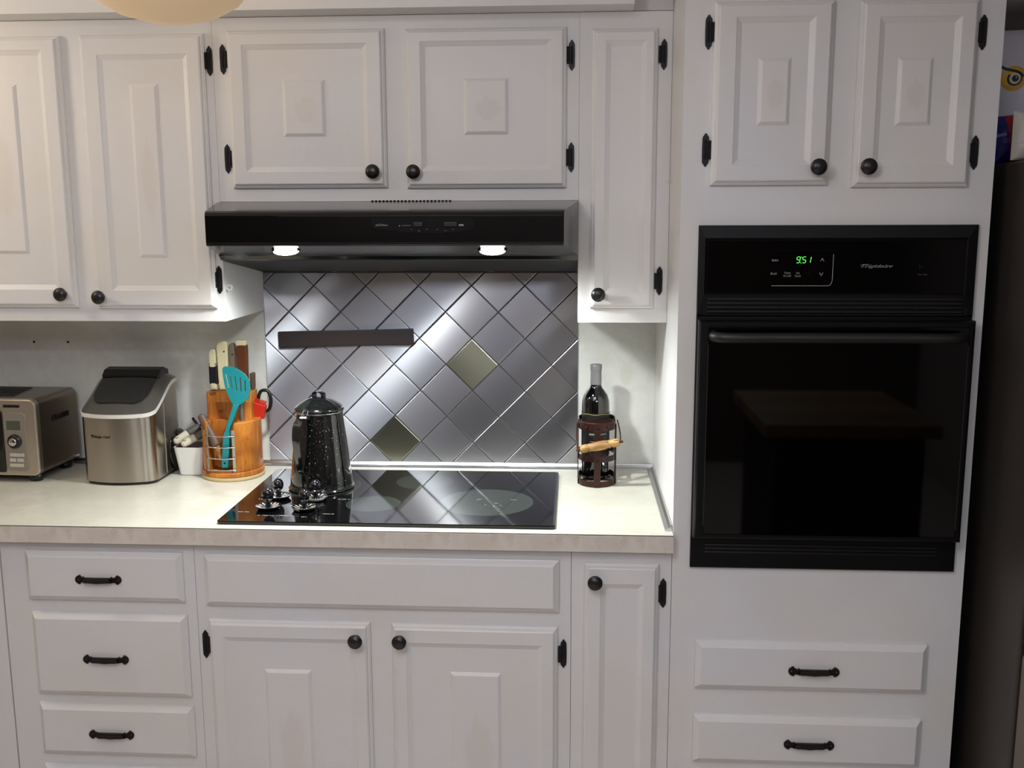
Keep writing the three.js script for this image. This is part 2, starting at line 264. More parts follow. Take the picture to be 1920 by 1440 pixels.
// ---------------------------------------------------------------- steel tile backsplash
{
  const D = 0.1437, H = D / 2, X0 = -1.071, Y0 = 1.4175, R = [-1.0685, -0.2075, 0.9285, 1.453];
  const c = thing('backsplash', 'brushed stainless steel tile backsplash laid in diamonds behind the cooktop', 'backsplash');
  mesh('grout_bed', box(R[0] + 0.001, R[1] - 0.001, R[2], R[3], 0.0004, 0.0016), S({ color: 0x454547, roughness: 0.7 }), c);
  const rnd = rng(5), tint = [0xc2c3ca, 0xbdbfc7, 0xc8c7cb].map((k) => Ph({ color: k, metalness: 1, roughness: 0.35, anisotropy: 1, name: 'brushed steel tile' }));
  const turnedSteel = Ph({ color: 0xaeae9e, metalness: 1, roughness: 0.34, anisotropy: 0.9, name: 'olive grey steel tile' });
  const clip = (poly, ax, val, keep) => { const out = []; for (let i = 0; i < poly.length; i++) { const a = poly[i], b = poly[(i + 1) % poly.length], ia = keep * (a[ax] - val) >= 0, ib = keep * (b[ax] - val) >= 0; if (ia) out.push(a); if (ia !== ib) { const t = (val - a[ax]) / (b[ax] - a[ax]); out.push([a[0] + t * (b[0] - a[0]), a[1] + t * (b[1] - a[1])]); } } return out; };
  const insetPoly = (poly, d) => { const n = poly.length, e = poly.map((a, i) => { const b = poly[(i + 1) % n], l = Math.hypot(b[0] - a[0], b[1] - a[1]), nx = -(b[1] - a[1]) / l, ny = (b[0] - a[0]) / l; return [a[0] + nx * d, a[1] + ny * d, b[0] - a[0], b[1] - a[1]]; }); return poly.map((_, i) => { const A = e[(i + n - 1) % n], B = e[i], det = A[2] * B[3] - A[3] * B[2]; if (Math.abs(det) < 1e-9) return [B[0], B[1]]; const t = ((B[0] - A[0]) * B[3] - (B[1] - A[1]) * B[2]) / det; return [A[0] + A[2] * t, A[1] + A[3] * t]; }); };
  for (let k = -1; k <= 8; k++) for (let i = -1; i <= 7; i++) {
    const a = i + (k % 2 ? 0 : 0.5), cx = X0 + a * D, cy = Y0 - k * H, h = H - 0.0012;
    let p = [[cx, cy - h], [cx + h, cy], [cx, cy + h], [cx - h, cy]];
    p = clip(clip(clip(clip(p, 0, R[0], 1), 0, R[1], -1), 1, R[2], 1), 1, R[3], -1);
    p = p.filter((q, j) => { const r = p[(j + 1) % p.length]; return Math.hypot(q[0] - r[0], q[1] - r[1]) > 1e-4; });
    if (p.length < 3) continue;
    let area = 0; p.forEach((q, j) => { const r = p[(j + 1) % p.length]; area += q[0] * r[1] - q[1] * r[0]; }); if (area / 2 < 0.00012) continue;
    const turned = (a === 4 && k === 3) || (a === 2.5 && k === 6);
    const tx = (rnd() - 0.5) * 0.012, ty = (rnd() - 0.5) * 0.012, zt = 0.0052;
    const top = (q) => [q[0], q[1], zt + (q[0] - cx) * tx + (q[1] - cy) * ty], o0 = p.map((q) => [q[0], q[1], 0.0017]), o1 = p.map((q) => { const t = top(q); t[2] -= 0.0016; return t; }), o2 = insetPoly(p, 0.0007).map((q) => { const t = top(q); t[2] -= 0.0005; return t; }), o3 = insetPoly(p, 0.002).map(top);
    const v = []; for (const [A, B] of [[o0, o1], [o1, o2], [o2, o3]]) A.forEach((q, j) => { const m = (j + 1) % A.length; v.push(...A[j], ...A[m], ...B[m], ...A[j], ...B[m], ...B[j]); });
    for (let j = 1; j + 1 < o3.length; j++) v.push(...o3[0], ...o3[j], ...o3[j + 1]);
    const g = new THREE.BufferGeometry(); g.setAttribute('position', new THREE.Float32BufferAttribute(v, 3)); g.computeVertexNormals();
    const uv = [], ang = (turned ? -1 : 1) * Math.PI / 4 + (rnd() - 0.5) * 0.05, ca = Math.cos(ang), sa = Math.sin(ang);
    for (let j = 0; j < v.length; j += 3) uv.push(v[j] * ca + v[j + 1] * sa + v[j + 2] * 0.3, -v[j] * sa + v[j + 1] * ca + v[j + 2] * 0.2);
    g.setAttribute('uv', new THREE.Float32BufferAttribute(uv, 2));
    mesh('tile', g, turned ? turnedSteel : tint[Math.floor(rnd() * 3)], c, turned ? 'darker tile brushed the other way' : undefined);
  }
}
{
  const g = box(-0.1865, 0.1865, -0.0215, 0.0215, 0, 0.014, 0.002);
  const m = solo('magnetic_strip', g, S({ color: 0x2a2020, roughness: 0.55, bumpMap: scratch, bumpScale: 0.0004 }), 'dark brown magnetic knife strip mounted slightly tilted on the steel tiles', 'knife strip', [-0.841, 1.275, 0.0062]);
  m.rotation.z = 0.026;
}

// ---------------------------------------------------------------- range hood
{
  const c = thing('range_hood', 'black under-cabinet range hood with two glowing lamps above the cooktop', 'range hood');
  const xl = -1.0665, xr = -0.2115, zc = 0.309, zf = 0.5;
  // front profile (z, y) swept across; both ends taper in plan towards the front
  const topP = [[0.007, 1.6365], [zc, 1.6365], [0.33, 1.634], [0.47, 1.6165], [0.49, 1.6135], [0.497, 1.6095], [zf, 1.603]];
  const botP = [[0.007, 1.4545], [0.318, 1.4978], [0.326, 1.5005], [0.336, 1.509], [0.342, 1.512], [0.486, 1.5365], [0.494, 1.537], [0.4985, 1.5395], [zf, 1.545]];
  const xAt = (z) => 0.0315 * Math.max(0, (z - 0.335) / (zf - 0.335));
  const v = [], at = (P, z) => { for (let i = 0; i + 1 < P.length; i++) if (z <= P[i + 1][0] + 1e-9) { const t = (z - P[i][0]) / (P[i + 1][0] - P[i][0] || 1); return P[i][1] + (P[i + 1][1] - P[i][1]) * t; } return P[P.length - 1][1]; };
  const LP = ([z, y]) => [xl + xAt(z), y, z], RP = ([z, y]) => [xr - xAt(z), y, z], quad = (a, b, c2, d) => v.push(...a, ...b, ...c2, ...a, ...c2, ...d);
  for (let i = 0; i + 1 < topP.length; i++) quad(LP(topP[i]), LP(topP[i + 1]), RP(topP[i + 1]), RP(topP[i]));
  for (let i = 1; i + 1 < botP.length; i++) quad(LP(botP[i]), RP(botP[i]), RP(botP[i + 1]), LP(botP[i + 1]));
  { const a = topP[topP.length - 1], b = botP[botP.length - 1]; quad(LP(b), RP(b), RP(a), LP(a)); const e = topP[0], f = botP[0]; quad(LP(e), RP(e), RP(f), LP(f)); }
  const zs = [...new Set([...topP, ...botP].map((q) => q[0]))].sort((a, b) => a - b);
  for (let i = 0; i + 1 < zs.length; i++) { const a = zs[i], b = zs[i + 1], A = [a, at(botP, a)], B = [b, at(botP, b)], C = [b, at(topP, b)], E2 = [a, at(topP, a)]; quad(RP(A), RP(E2), RP(C), RP(B)); quad(LP(A), LP(B), LP(C), LP(E2)); }
  const g = new THREE.BufferGeometry(); g.setAttribute('position', new THREE.Float32BufferAttribute(v, 3));
  g.computeVertexNormals();
  mesh('body', metricUV(g), hoodBlack, c);
  { const A = LP(botP[0]), B = RP(botP[0]), C = RP(botP[1]), E2 = LP(botP[1]), ug = new THREE.BufferGeometry(); ug.setAttribute('position', new THREE.Float32BufferAttribute([...A, ...B, ...C, ...A, ...C, ...E2], 3)); ug.computeVertexNormals(); mesh('underside_panel', metricUV(ug), Ph({ color: 0x0e0f0a, roughness: 0.4, specularIntensity: 0.35 }), c, 'satin black sloping underside'); }
  mesh('ridge', box(-0.87, -0.246, 1.6, 1.6025, zf - 0.001, zf + 0.0018, 0.0009), hoodBlack, c);
  mesh('lower_lip', box(xl + 0.034, xr - 0.034, 1.5375, 1.5405, zf - 0.004, zf + 0.0015, 0.0012), hoodBlack, c);
  // two latch tabs of the filter
  for (const x of [-0.863, -0.441]) mesh('latch_tab', box(x - 0.006, x + 0.006, 1.4555, 1.4585, 0.012, 0.03, 0.001), S({ color: 0x8a8a84, roughness: 0.5 }), c);
  // vent fins behind the sloping top
  const fins = []; for (let i = 0; i < 22; i++) { const x = -0.70 + i * 0.0088; fins.push(box(x, x + 0.0045, 1.6345, 1.6388, zc + 0.0006, zc + 0.006)); }
  mesh('vent_fins', join(fins), slotDark, c);
  // control plate with its printed marks and two rocker switches
  const s = new THREE.Shape(); s.moveTo(-0.115, 0.016); s.lineTo(0.085, 0.016); s.quadraticCurveTo(0.108, 0.014, 0.108, 0); s.quadraticCurveTo(0.107, -0.012, 0.09, -0.014); s.quadraticCurveTo(0.0, -0.026, -0.115, -0.008); s.quadraticCurveTo(-0.12, 0.01, -0.115, 0.016);
  const pg = new THREE.ExtrudeGeometry(s, { depth: 0.0015, bevelEnabled: false, curveSegments: 20 }); const bb = [-0.12, 0.108, -0.026, 0.016];
  { const p = pg.attributes.position, uv = pg.attributes.uv; for (let i = 0; i < p.count; i++) uv.setXY(i, (p.getX(i) - bb[0]) / (bb[1] - bb[0]), (p.getY(i) - bb[2]) / (bb[3] - bb[2])); }
  const tex = canvasTex(1024, 192, (x, w, h) => {
    x.fillStyle = '#080909'; x.fillRect(0, 0, w, h); x.strokeStyle = x.fillStyle = '#8d8d8d'; x.lineWidth = 4;
    x.beginPath(); x.moveTo(50, 80); x.quadraticCurveTo(100, 55, 150, 80); x.stroke(); x.fillRect(48, 80, 104, 5); x.fillRect(152, 76, 20, 6);
    x.fillRect(280, 78, 12, 12); x.fillRect(306, 80, 90, 4); x.fillRect(430, 76, 36, 4);
    x.fillStyle = '#6b6b6b'; x.fillRect(395, 118, 14, 6); x.fillRect(468, 131, 20, 7); x.fillRect(540, 118, 28, 5); x.fillRect(650, 118, 18, 6); x.fillRect(722, 131, 30, 5); x.fillRect(800, 118, 20, 6);
    x.fillStyle = '#9a9a9a'; x.fillRect(845, 80, 12, 8); x.beginPath(); x.moveTo(868, 88); x.lineTo(872, 70); x.lineTo(915, 70); x.lineTo(920, 88); x.fill();
  });
  const plate = mesh('control_plate', pg, Ph({ map: tex, roughness: 0.45, specularIntensity: 0.3 }), c); plate.position.set(-0.545, 1.583, zf + 0.0004);
  for (const [x, w] of [[-0.015, 0.022], [0.056, 0.03]]) { const r = mesh('switch', new RoundedBoxGeometry(w, 0.011, 0.006, 2, 0.002), blackPlastic, plate); r.position.set(x, 0.0005, 0.003); }
  // lamps: a lens bulging from the slanted underside and an area light just in front of it
  for (const [x, power, tilt] of [[-0.876, HOODLIGHT.intensity[0], 0.2], [-0.404, HOODLIGHT.intensity[1], 0.12]]) {
    const bez = new THREE.SphereGeometry(1, 28, 14); bez.scale(0.034, 0.0012, 0.024); const b = mesh('lamp_bezel', bez, applBlackMatte, c); b.position.set(x, 1.5266, 0.427); b.rotation.x = 0.168;
    const lens = new THREE.SphereGeometry(1, 28, 14); lens.scale(0.029, 0.0085, 0.021);
    const l = mesh('lamp_lens', lens, S({ color: 0xffffff, emissive: new THREE.Color(1, 1, 0.98), emissiveIntensity: 10, roughness: 0.4 }), c, 'glowing white lamp lens'); l.position.set(x, 1.5232, 0.43); l.rotation.x = 0.168;
const a = new THREE.SpotLight(HOODLIGHT.color, power, 0, HOODLIGHT.angle, 1, 2); a.position.set(x, 1.5125, 0.43); a.target.position.set(x, 0.511, 0.43 + tilt); a.castShadow = true; a.shadow.radius = 1.1; scene.add(a, a.target);
  }
}

// ---------------------------------------------------------------- cooktop
{
  const x0 = -1.026, x1 = -0.2575, z0 = 0.076, z1 = 0.555, cx = (x0 + x1) / 2, cz = (z0 + z1) / 2, W = x1 - x0, Dp = z1 - z0;
  const c = thing('cooktop', 'black glass electric cooktop with four knobs, set into the pale countertop', 'cooktop', [cx, 0.9142, cz]);
  const g = flat(extrude(rrect(-W / 2, W / 2, -Dp / 2, Dp / 2, 0.01), 0.0045, 0.0018)); g.translate(0, 0.0018, 0);
  const gg = g.index ? g.toNonIndexed() : g; { const p = gg.attributes.position, uv = gg.attributes.uv; for (let i = 0; i < p.count; i++) uv.setXY(i, (p.getX(i) + W / 2) / W, 0.5 - p.getZ(i) / Dp); }
  const r1 = rng(91);
  const tex = canvasTex(2048, 1276, (x, w, h) => {
    x.fillStyle = '#060607'; x.fillRect(0, 0, w, h);
    const k = w / W, at = (X, Z) => [(X - x0) * k, (Z - z0) * k];
    for (const [X, Z, r, t] of [[-0.697, 0.4, 0.065, 62], [-0.603, 0.193, 0.073, 52], [-0.427, 0.373, 0.112, 78], [-0.867, 0.245, 0.105, 56]]) {
      const [px, py] = at(X, Z), R = r * k;
      x.fillStyle = `rgb(${t * 0.62 | 0},${t * 0.7 | 0},${t * 0.66 | 0})`; x.beginPath(); x.arc(px, py, R, 0, 7); x.fill();
      for (let i = 0; i < 5200 * (r / 0.1); i++) { const a = r1() * 6.283, q = Math.sqrt(r1()) * R, d = r1(); x.fillStyle = d < 0.6 ? 'rgba(20,24,22,0.5)' : 'rgba(105,116,110,0.3)'; x.fillRect(px + Math.cos(a) * q, py + Math.sin(a) * q, 2 + r1() * 3, 2 + r1() * 2); }
      x.strokeStyle = 'rgba(85,95,90,0.45)'; x.lineWidth = 3; x.beginPath(); x.arc(px, py, R - 2, 0, 7); x.stroke();
    }
    { // worn streaks on the big burner
      const [px, py] = at(-0.427, 0.373); x.strokeStyle = 'rgba(190,200,195,0.7)'; x.lineWidth = 5; for (const [a, b, l, d] of [[-70, -50, 34, -0.5], [50, 25, 26, -0.1], [-10, 60, 14, 0.2], [150, -60, 40, 0.05], [90, 70, 12, 0.3]]) { x.beginPath(); x.moveTo(px + a, py + b); x.lineTo(px + a + l, py + b + l * d); x.stroke(); }
    }
    // small printed captions beside the knobs, too small to read: little dashes
    const dash = (X, Z, n, s) => { const [px, py] = at(X, Z); x.fillStyle = 'rgba(205,205,200,0.85)'; for (let i = 0; i < n; i++) if (r1() > 0.15) x.fillRect(px + i * s, py + (r1() - 0.5) * 3, s * 0.7, 7 + r1() * 5); };
    dash(-0.79, 0.365, 14, 6); dash(-0.80, 0.487, 14, 6); dash(-1.0, 0.48, 12, 6); dash(-0.985, 0.372, 10, 6); dash(-0.895, 0.424, 14, 5); dash(-0.945, 0.505, 44, 5); dash(-0.843, 0.512, 8, 5);
  });
  mesh('glass_top', gg, Ph({ map: tex, roughness: 0.07, ior: 1.52, name: 'cooktop glass' }), c);
  mesh('side_trim', box(W / 2 - 0.006, W / 2 - 0.0005, 0.0062, 0.0086, -Dp / 2 + 0.008, Dp / 2 - 0.008, 0.001), S({ color: 0x6d6d74, metalness: 1, roughness: 0.3 }), c);
  const skirtTex = canvasTex(512, 64, (x, w, h) => { x.fillStyle = '#0c0c0d'; x.fillRect(0, 0, w, h); x.fillStyle = '#d9d9d6'; const r = rng(3); for (let i = 0; i < 14; i++) { x.fillRect(20 + i * 34, 13 + r() * 3, 9 + r() * 9, 9 + r() * 3); } x.fillRect(150, 35, 150, 14); });
  const skirt = lathe([[0.0, 0], [0.022, 0], [0.0245, 0.002], [0.029, 0.0065], [0.0298, 0.0085], [0.0285, 0.0088], [0.02, 0.0062], [0.009, 0.0052], [0.008, 0.006], [0.0, 0.0065]], 36);
  const grip = join([(() => { const s = new THREE.SphereGeometry(0.0143, 24, 18); s.scale(1, 1.15, 0.85); s.translate(0, 0.034, 0); return s; })(), lathe([[0.0075, 0.0055], [0.006, 0.012], [0.0055, 0.02], [0.0085, 0.027]], 20)]);
  const skm = Ph({ map: skirtTex, roughness: 0.12, clearcoat: 1, metalness: 0.15 }), gm = Ph({ color: 0x0b0a12, roughness: 0.12, clearcoat: 1 });
  for (const [x, z, a] of [[-0.936, 0.454, 0.3], [-0.937, 0.366, 1.5], [-0.848, 0.458, 2.4], [-0.843, 0.374, 3.6]]) { const k = mesh('knob', skirt, skm, c); k.position.set(x - cx, 0.0083, z - cz); k.rotation.y = a; mesh('knob_grip', grip, gm, k); }
}

// ---------------------------------------------------------------- wall oven
{
  const c = thing('wall_oven', 'black built-in wall oven with a green digital clock, in the tall white cabinet', 'oven');
  const { x0, x1, y0, y1 } = OV, zf = ZB + 0.0006;
  mesh('oven_body', box(0.06, 0.58, 0.865, 1.555, 0.06, 0.559), applBlackMatte, c);
  // control section: bevelled frame round a glass plate
  mesh('control_frame', loops([[x0, x1, 1.393, y1, zf], [x0, x1, 1.393, y1, zf + 0.009], [x0 + 0.0015, x1 - 0.0015, 1.395, y1 - 0.0015, zf + 0.011], [x0 + 0.013, x1 - 0.02, 1.436, y1 - 0.026, zf + 0.0135], [x0 + 0.019, x1 - 0.023, 1.440, y1 - 0.031, zf + 0.0085]]), Ph({ color: 0x0c0d0e, roughness: 0.42, specularIntensity: 0.5 }), c);
  const gx0 = x0 + 0.0195, gx1 = x1 - 0.0235, gy0 = 1.4405, gy1 = y1 - 0.0315;
  const tex = canvasTex(2048, 424, (x, w, h) => {
    x.fillStyle = '#020202'; x.fillRect(0, 0, w, h); const k = w / (gx1 - gx0), at = (X, Y) => [(X - gx0) * k, (gy1 - Y) * k];
    const t = (s, X, Y, size, col, font = 'sans-serif', style = '') => { const [px, py] = at(X, Y); x.font = `${style} ${size}px ${font}`; x.fillStyle = col; x.textAlign = 'center'; x.textBaseline = 'middle'; x.fillText(s, px, py); };
    t('Bake', 0.196, 1.508, 24, '#c4c4c0'); t('Broil', 0.194, 1.480, 24, '#c4c4c0'); t('Timer', 0.2225, 1.4815, 21, '#b8b8b4'); t('On-Off', 0.222, 1.4755, 21, '#b8b8b4'); t('Set', 0.2435, 1.4815, 21, '#b8b8b4'); t('Clock', 0.2435, 1.4755, 21, '#b8b8b4'); t('OFF', 0.265, 1.4795, 24, '#42130d');
    x.strokeStyle = '#c0c0bc'; x.lineWidth = 4; for (const [X, Y, d] of [[0.2925, 1.5085, 1], [0.2915, 1.4795, -1]]) { const [px, py] = at(X, Y); x.beginPath(); x.moveTo(px - 14, py + 11 * d); x.lineTo(px, py - 13 * d); x.lineTo(px + 14, py + 11 * d); x.stroke(); }
    { const [px, py] = at(0.4035, 1.4955); x.save(); x.translate(px, py); x.transform(1.75, 0, -0.45, 1, 0, 0); x.font = 'italic 30px serif'; x.fillStyle = '#b8b8b8'; x.textAlign = 'center'; x.textBaseline = 'middle'; x.fillText('Frigidaire', 0, 0); x.restore(); x.strokeStyle = '#b8b8b8'; x.lineWidth = 3; x.beginPath(); x.moveTo(px - 128, py - 4); x.quadraticCurveTo(px - 120, py - 16, px - 60, py - 14); x.stroke(); }
    t('Oven Light', 0.497, 1.4785, 16, '#7c7c78'); { const [px, py] = at(0.4935, 1.494); x.fillStyle = '#777'; x.fillRect(px, py - 3, 6, 6); x.fillStyle = '#3a3a3a'; x.fillRect(px - 16, py - 20, 3, 34); }
    const [ax, ay] = at(0.19, 1.455), [bx, by] = at(0.315, 1.528); x.strokeStyle = '#c4c4c0'; x.lineWidth = 4; x.beginPath(); x.moveTo(ax, ay); x.lineTo(bx - 42, ay); x.quadraticCurveTo(bx - 4, ay, bx - 2, ay - 48); x.lineTo(bx, by + 30); x.stroke();
    x.strokeStyle = '#151515'; x.lineWidth = 3; x.beginPath(); x.moveTo(bx, by + 30); x.quadraticCurveTo(bx, by, bx - 40, by); x.lineTo(ax - 10, by); x.stroke();
  });
  const pg = box(gx0, gx1, gy0, gy1, zf + 0.006, zf + 0.0095); uvUnit(pg, [gx0, gx1, gy0, gy1]);
  const plate = mesh('control_panel', pg, Ph({ map: tex, roughness: 0.12, ior: 1.4, specularIntensity: 0.6 }), c);
  // clock digits built as seven-segment bars
  const seg = (on, x, y, s) => { const L = [], w = 0.0066 * s, h = 0.0062 * s, t = 0.0013 * s, b = (cx, cy, horiz) => { const g = horiz ? extrude([[-w / 2 + t * 0.6, 0], [-w / 2 + t, t / 2], [w / 2 - t, t / 2], [w / 2 - t * 0.6, 0], [w / 2 - t, -t / 2], [-w / 2 + t, -t / 2]], 0.0004) : extrude([[0, h / 2 - t * 0.2], [t / 2, h / 2 - t * 0.6], [t / 2, -h / 2 + t * 0.6], [0, -h / 2 + t * 0.2], [-t / 2, -h / 2 + t * 0.6], [-t / 2, h / 2 - t * 0.6]], 0.0004); g.translate(cx, cy, 0); L.push(g); }; const P = { a: [0, h, 1], g: [0, 0, 1], d: [0, -h, 1], f: [-w / 2, h / 2, 0], b: [w / 2, h / 2, 0], e: [-w / 2, -h / 2, 0], c: [w / 2, -h / 2, 0] }; for (const k of on) b(...P[k]); const G = join(L); const p = G.attributes.position; for (let i = 0; i < p.count; i++) p.setX(i, p.getX(i) + p.getY(i) * 0.16); G.translate(x, y, 0); return G; };
  const dots = [1, -1].map((k) => { const d = new THREE.CylinderGeometry(0.0009, 0.0009, 0.0004, 12); d.rotateX(Math.PI / 2); d.translate(0.2495 + k * 0.0008, 1.5088 + (k > 0 ? 0.0055 : -0.0062), 0); return d; });
  const dg = join([seg('abcdfg', 0.2435, 1.5088, 1.0), seg('acdfg', 0.2555, 1.5088, 1.0), seg('bc', 0.2655, 1.5088, 1.0), ...dots]); dg.translate(0, 0, zf + 0.0097);
  mesh('clock_display', dg, S({ color: 0x0a200a, emissive: new THREE.Color(0.12, 1.0, 0.1), emissiveIntensity: 1.3 }), plate, 'glowing green clock digits reading 9:51');
  // louvres between control section and door
  mesh('vent_recess', box(x0 + 0.012, x1 - 0.012, 1.3935, 1.433, zf + 0.0117, zf + 0.0119), slotDark, c);
  for (let i = 0; i < 4; i++) mesh('vent_louvre', box(x0 + 0.02, x1 - 0.022, 1.3985 + i * 0.0088, 1.4035 + i * 0.0088, zf + 0.0118, zf + 0.0155, 0.0012), applBlack, c);
  // flange that shows beside and below the door
  mesh('flange', loops([[x0, x1, y0, 1.3925, zf], [x0, x1, y0, 1.3925, zf + 0.008], [x0 + 0.002, x1 - 0.002, y0 + 0.002, 1.3905, zf + 0.01]]), Ph({ color: 0x08080a, roughness: 0.42, specularIntensity: 0.5 }), c);
  for (const yb of [0.873, 0.881, 0.889]) mesh('vent_louvre', box(x0 + 0.03, x1 - 0.04, yb, yb + 0.004, zf + 0.0095, zf + 0.0125, 0.001), applBlack, c);
  // door
  const dx0 = x0 + 0.002, dx1 = x1 - 0.003, dy0 = 0.913, dy1 = 1.3855, zd = zf + 0.0102, zt = zd + 0.034;
  const d = mesh('door', loops([[dx0, dx1, dy0, dy1, zd], [dx0, dx1, dy0, dy1, zt - 0.008], [dx0 + 0.003, dx1 - 0.003, dy0 + 0.003, dy1 - 0.003, zt - 0.002], [dx0 + 0.007, dx1 - 0.007, dy0 + 0.006, dy1 - 0.006, zt], [dx0 + 0.0185, dx1 - 0.014, dy0 + 0.012, dy1 - 0.012, zt], [dx0 + 0.0195, dx1 - 0.015, dy0 + 0.013, dy1 - 0.013, zt - 0.002]]), Ph({ color: 0x0a0b0d, roughness: 0.38, specularIntensity: 0.5 }), c);
  mesh('door_glass', box(dx0 + 0.02, dx1 - 0.0155, dy0 + 0.0135, dy1 - 0.0135, zt - 0.002, zt + 0.0003, 0.0002), blackGlass, d);
  for (const x of [dx0 + 0.0192, dx1 - 0.0148]) mesh('edge_strip', box(x - 0.0006, x + 0.0006, dy0 + 0.03, dy1 - 0.05, zt - 0.001, zt + 0.0008), S({ color: 0x4a4a4c, roughness: 0.3, metalness: 0.6 }), d);
  { // full width handle, rounded, with its ends turned back to the door
    const path = new THREE.CatmullRomCurve3([[dx0 + 0.028, 1.353, zt - 0.002], [dx0 + 0.031, 1.353, zt + 0.016], [dx0 + 0.05, 1.353, zt + 0.03], [0.2, 1.3535, zt + 0.033], [0.32, 1.3535, zt + 0.033], [0.44, 1.3535, zt + 0.033], [dx1 - 0.05, 1.353, zt + 0.03], [dx1 - 0.031, 1.353, zt + 0.016], [dx1 - 0.028, 1.353, zt - 0.002]].map((p) => new THREE.Vector3(...p)));
    const s = new THREE.Shape(); s.absellipse(0, 0, 0.0075, 0.0105, 0, Math.PI * 2);
    const hg = new THREE.TubeGeometry(path, 80, 0.0095, 14); const p = hg.attributes.position; for (let i = 0; i < p.count; i++) p.setY(i, 1.353 + (p.getY(i) - 1.353) * 1.15); hg.computeVertexNormals();
    mesh('handle', hg, Ph({ color: 0x0a0b0c, roughness: 0.5, clearcoat: 0.2, clearcoatRoughness: 0.4 }), d);
  }
}

// ---------------------------------------------------------------- things on the counter
const CY = 0.9143;
{ // toaster oven, cut by the left edge of the photo
  const c = thing('toaster_oven', 'stainless steel countertop toaster oven with knob and small screen, cut off at the left edge', 'toaster oven', [-1.786, CY, 0.13]);
  c.rotation.y = -0.045;
  const W = 0.36, x1 = 0.178, x0 = x1 - W, zb = -0.11, zf = 0.085, y0 = 0.02, y1 = 0.222;
  const s = rrect(x0, x1, y0, y1, 0.018), sh = extrude(s, zf - zb - 0.012, 0.002); sh.translate(0, 0, zb + 0.002); mesh('shell', metricUV(sh), Ph({ color: 0x8d857a, metalness: 1, roughness: 0.3, anisotropy: 0.5, anisotropyRotation: Math.PI / 2 }), c);
  const fs = rrect(x0 - 0.001, x1 + 0.001, y0 - 0.001, y1 + 0.001, 0.02), fg = extrude(fs, 0.013, 0.004); fg.translate(0, 0, zf - 0.01); mesh('front_frame', metricUV(fg), steelBrushed, c);
  const cs = rrect(x1 - 0.089, x1 - 0.028, y0 + 0.012, y1 - 0.035, 0.012), cg = extrude(cs, 0.002, 0.0008); cg.translate(0, 0, zf + 0.0062); const cp = mesh('control_panel', metricUV(cg), S({ color: 0x8f887f, roughness: 0.4, metalness: 0.3 }), c);
  const zc = zf + 0.009;
  mesh('screen', box(x1 - 0.081, x1 - 0.043, 0.142, 0.166, zc - 0.0005, zc + 0.0006, 0.0003), S({ color: 0x4f5243, roughness: 0.25 }), cp);
  const kg = lathe([[0, 0], [0.0165, 0], [0.016, 0.006], [0.0125, 0.008], [0.0122, 0.009], [0, 0.009]], 32); kg.rotateX(Math.PI / 2); const k = mesh('knob', kg, blackPlastic, cp); k.position.set(x1 - 0.0605, 0.112, zc); k.scale.set(1.12, 1.12, 1);
  const kc = mesh('knob_cap', (() => { const g = lathe([[0, 0.016], [0.009, 0.015], [0.0105, 0.013], [0.0105, 0.009]], 32); g.rotateX(Math.PI / 2); return g; })(), chrome, cp); kc.position.copy(k.position);
  for (const [bx, by, bw] of [[-0.056, 0.075, 0.0095], [-0.046, 0.075, 0.0095], [-0.036, 0.075, 0.0095], [-0.026, 0.075, 0.0095], [-0.0535, 0.061, 0.017], [-0.033, 0.061, 0.017], [-0.044, 0.047, 0.038]]) mesh('button', box(x1 + bx - 0.017 - bw / 2, x1 + bx - 0.017 + bw / 2, by - 0.0045, by + 0.0045, zc - 0.0008, zc + 0.0015, 0.001), S({ color: 0xc4bdb1, roughness: 0.4, metalness: 0.2 }), cp);
  mesh('badge', box(x1 - 0.087, x1 - 0.042, 0.201, 0.2085, zf + 0.0062, zf + 0.0085, 0.001), S({ color: 0x1a1512, roughness: 0.3 }), c);
  mesh('badge_trim', box(x1 - 0.087, x1 - 0.042, 0.1975, 0.2007, zf + 0.0062, zf + 0.0085, 0.0008), chrome, c);
  // glass door left of the panel
  mesh('door', box(x0 + 0.012, x1 - 0.093, y0 + 0.008, y1 - 0.03, zf + 0.0062, zf + 0.012, 0.003), Ph({ color: 0x15120f, roughness: 0.1 }), c);
  mesh('door_handle', tube([[x0 + 0.03, 0.165, zf + 0.012], [x0 + 0.035, 0.165, zf + 0.035], [x1 - 0.137, 0.165, zf + 0.035], [x1 - 0.132, 0.165, zf + 0.012]], 0.006, 40, 10), steelBrushed, c);
  for (let i = 0; i < 7; i++) { mesh('top_louvre', box(x0 + 0.05 + i * 0.002, x1 - 0.085 - (6 - i) * 0.004, y1 + 0.0008, y1 + 0.003, zb + 0.03 + i * 0.02, zb + 0.034 + i * 0.02, 0.001), slotDark, c); }
  for (let i = 0; i < 6; i++) mesh('side_vent', box(x1 + 0.0012, x1 + 0.0028, 0.152, 0.166, zb + 0.05 + i * 0.014, zb + 0.055 + i * 0.014, 0.0006), slotDark, c);
  for (const [fx, fz] of [[x1 - 0.03, zf - 0.025], [x0 + 0.03, zf - 0.025], [x1 - 0.03, zb + 0.03], [x0 + 0.03, zb + 0.03]]) { const f = mesh('foot', lathe([[0, 0], [0.016, 0], [0.02, 0.019], [0, 0.019]], 20), blackPlastic, c); f.position.set(fx, 0, fz); }
}
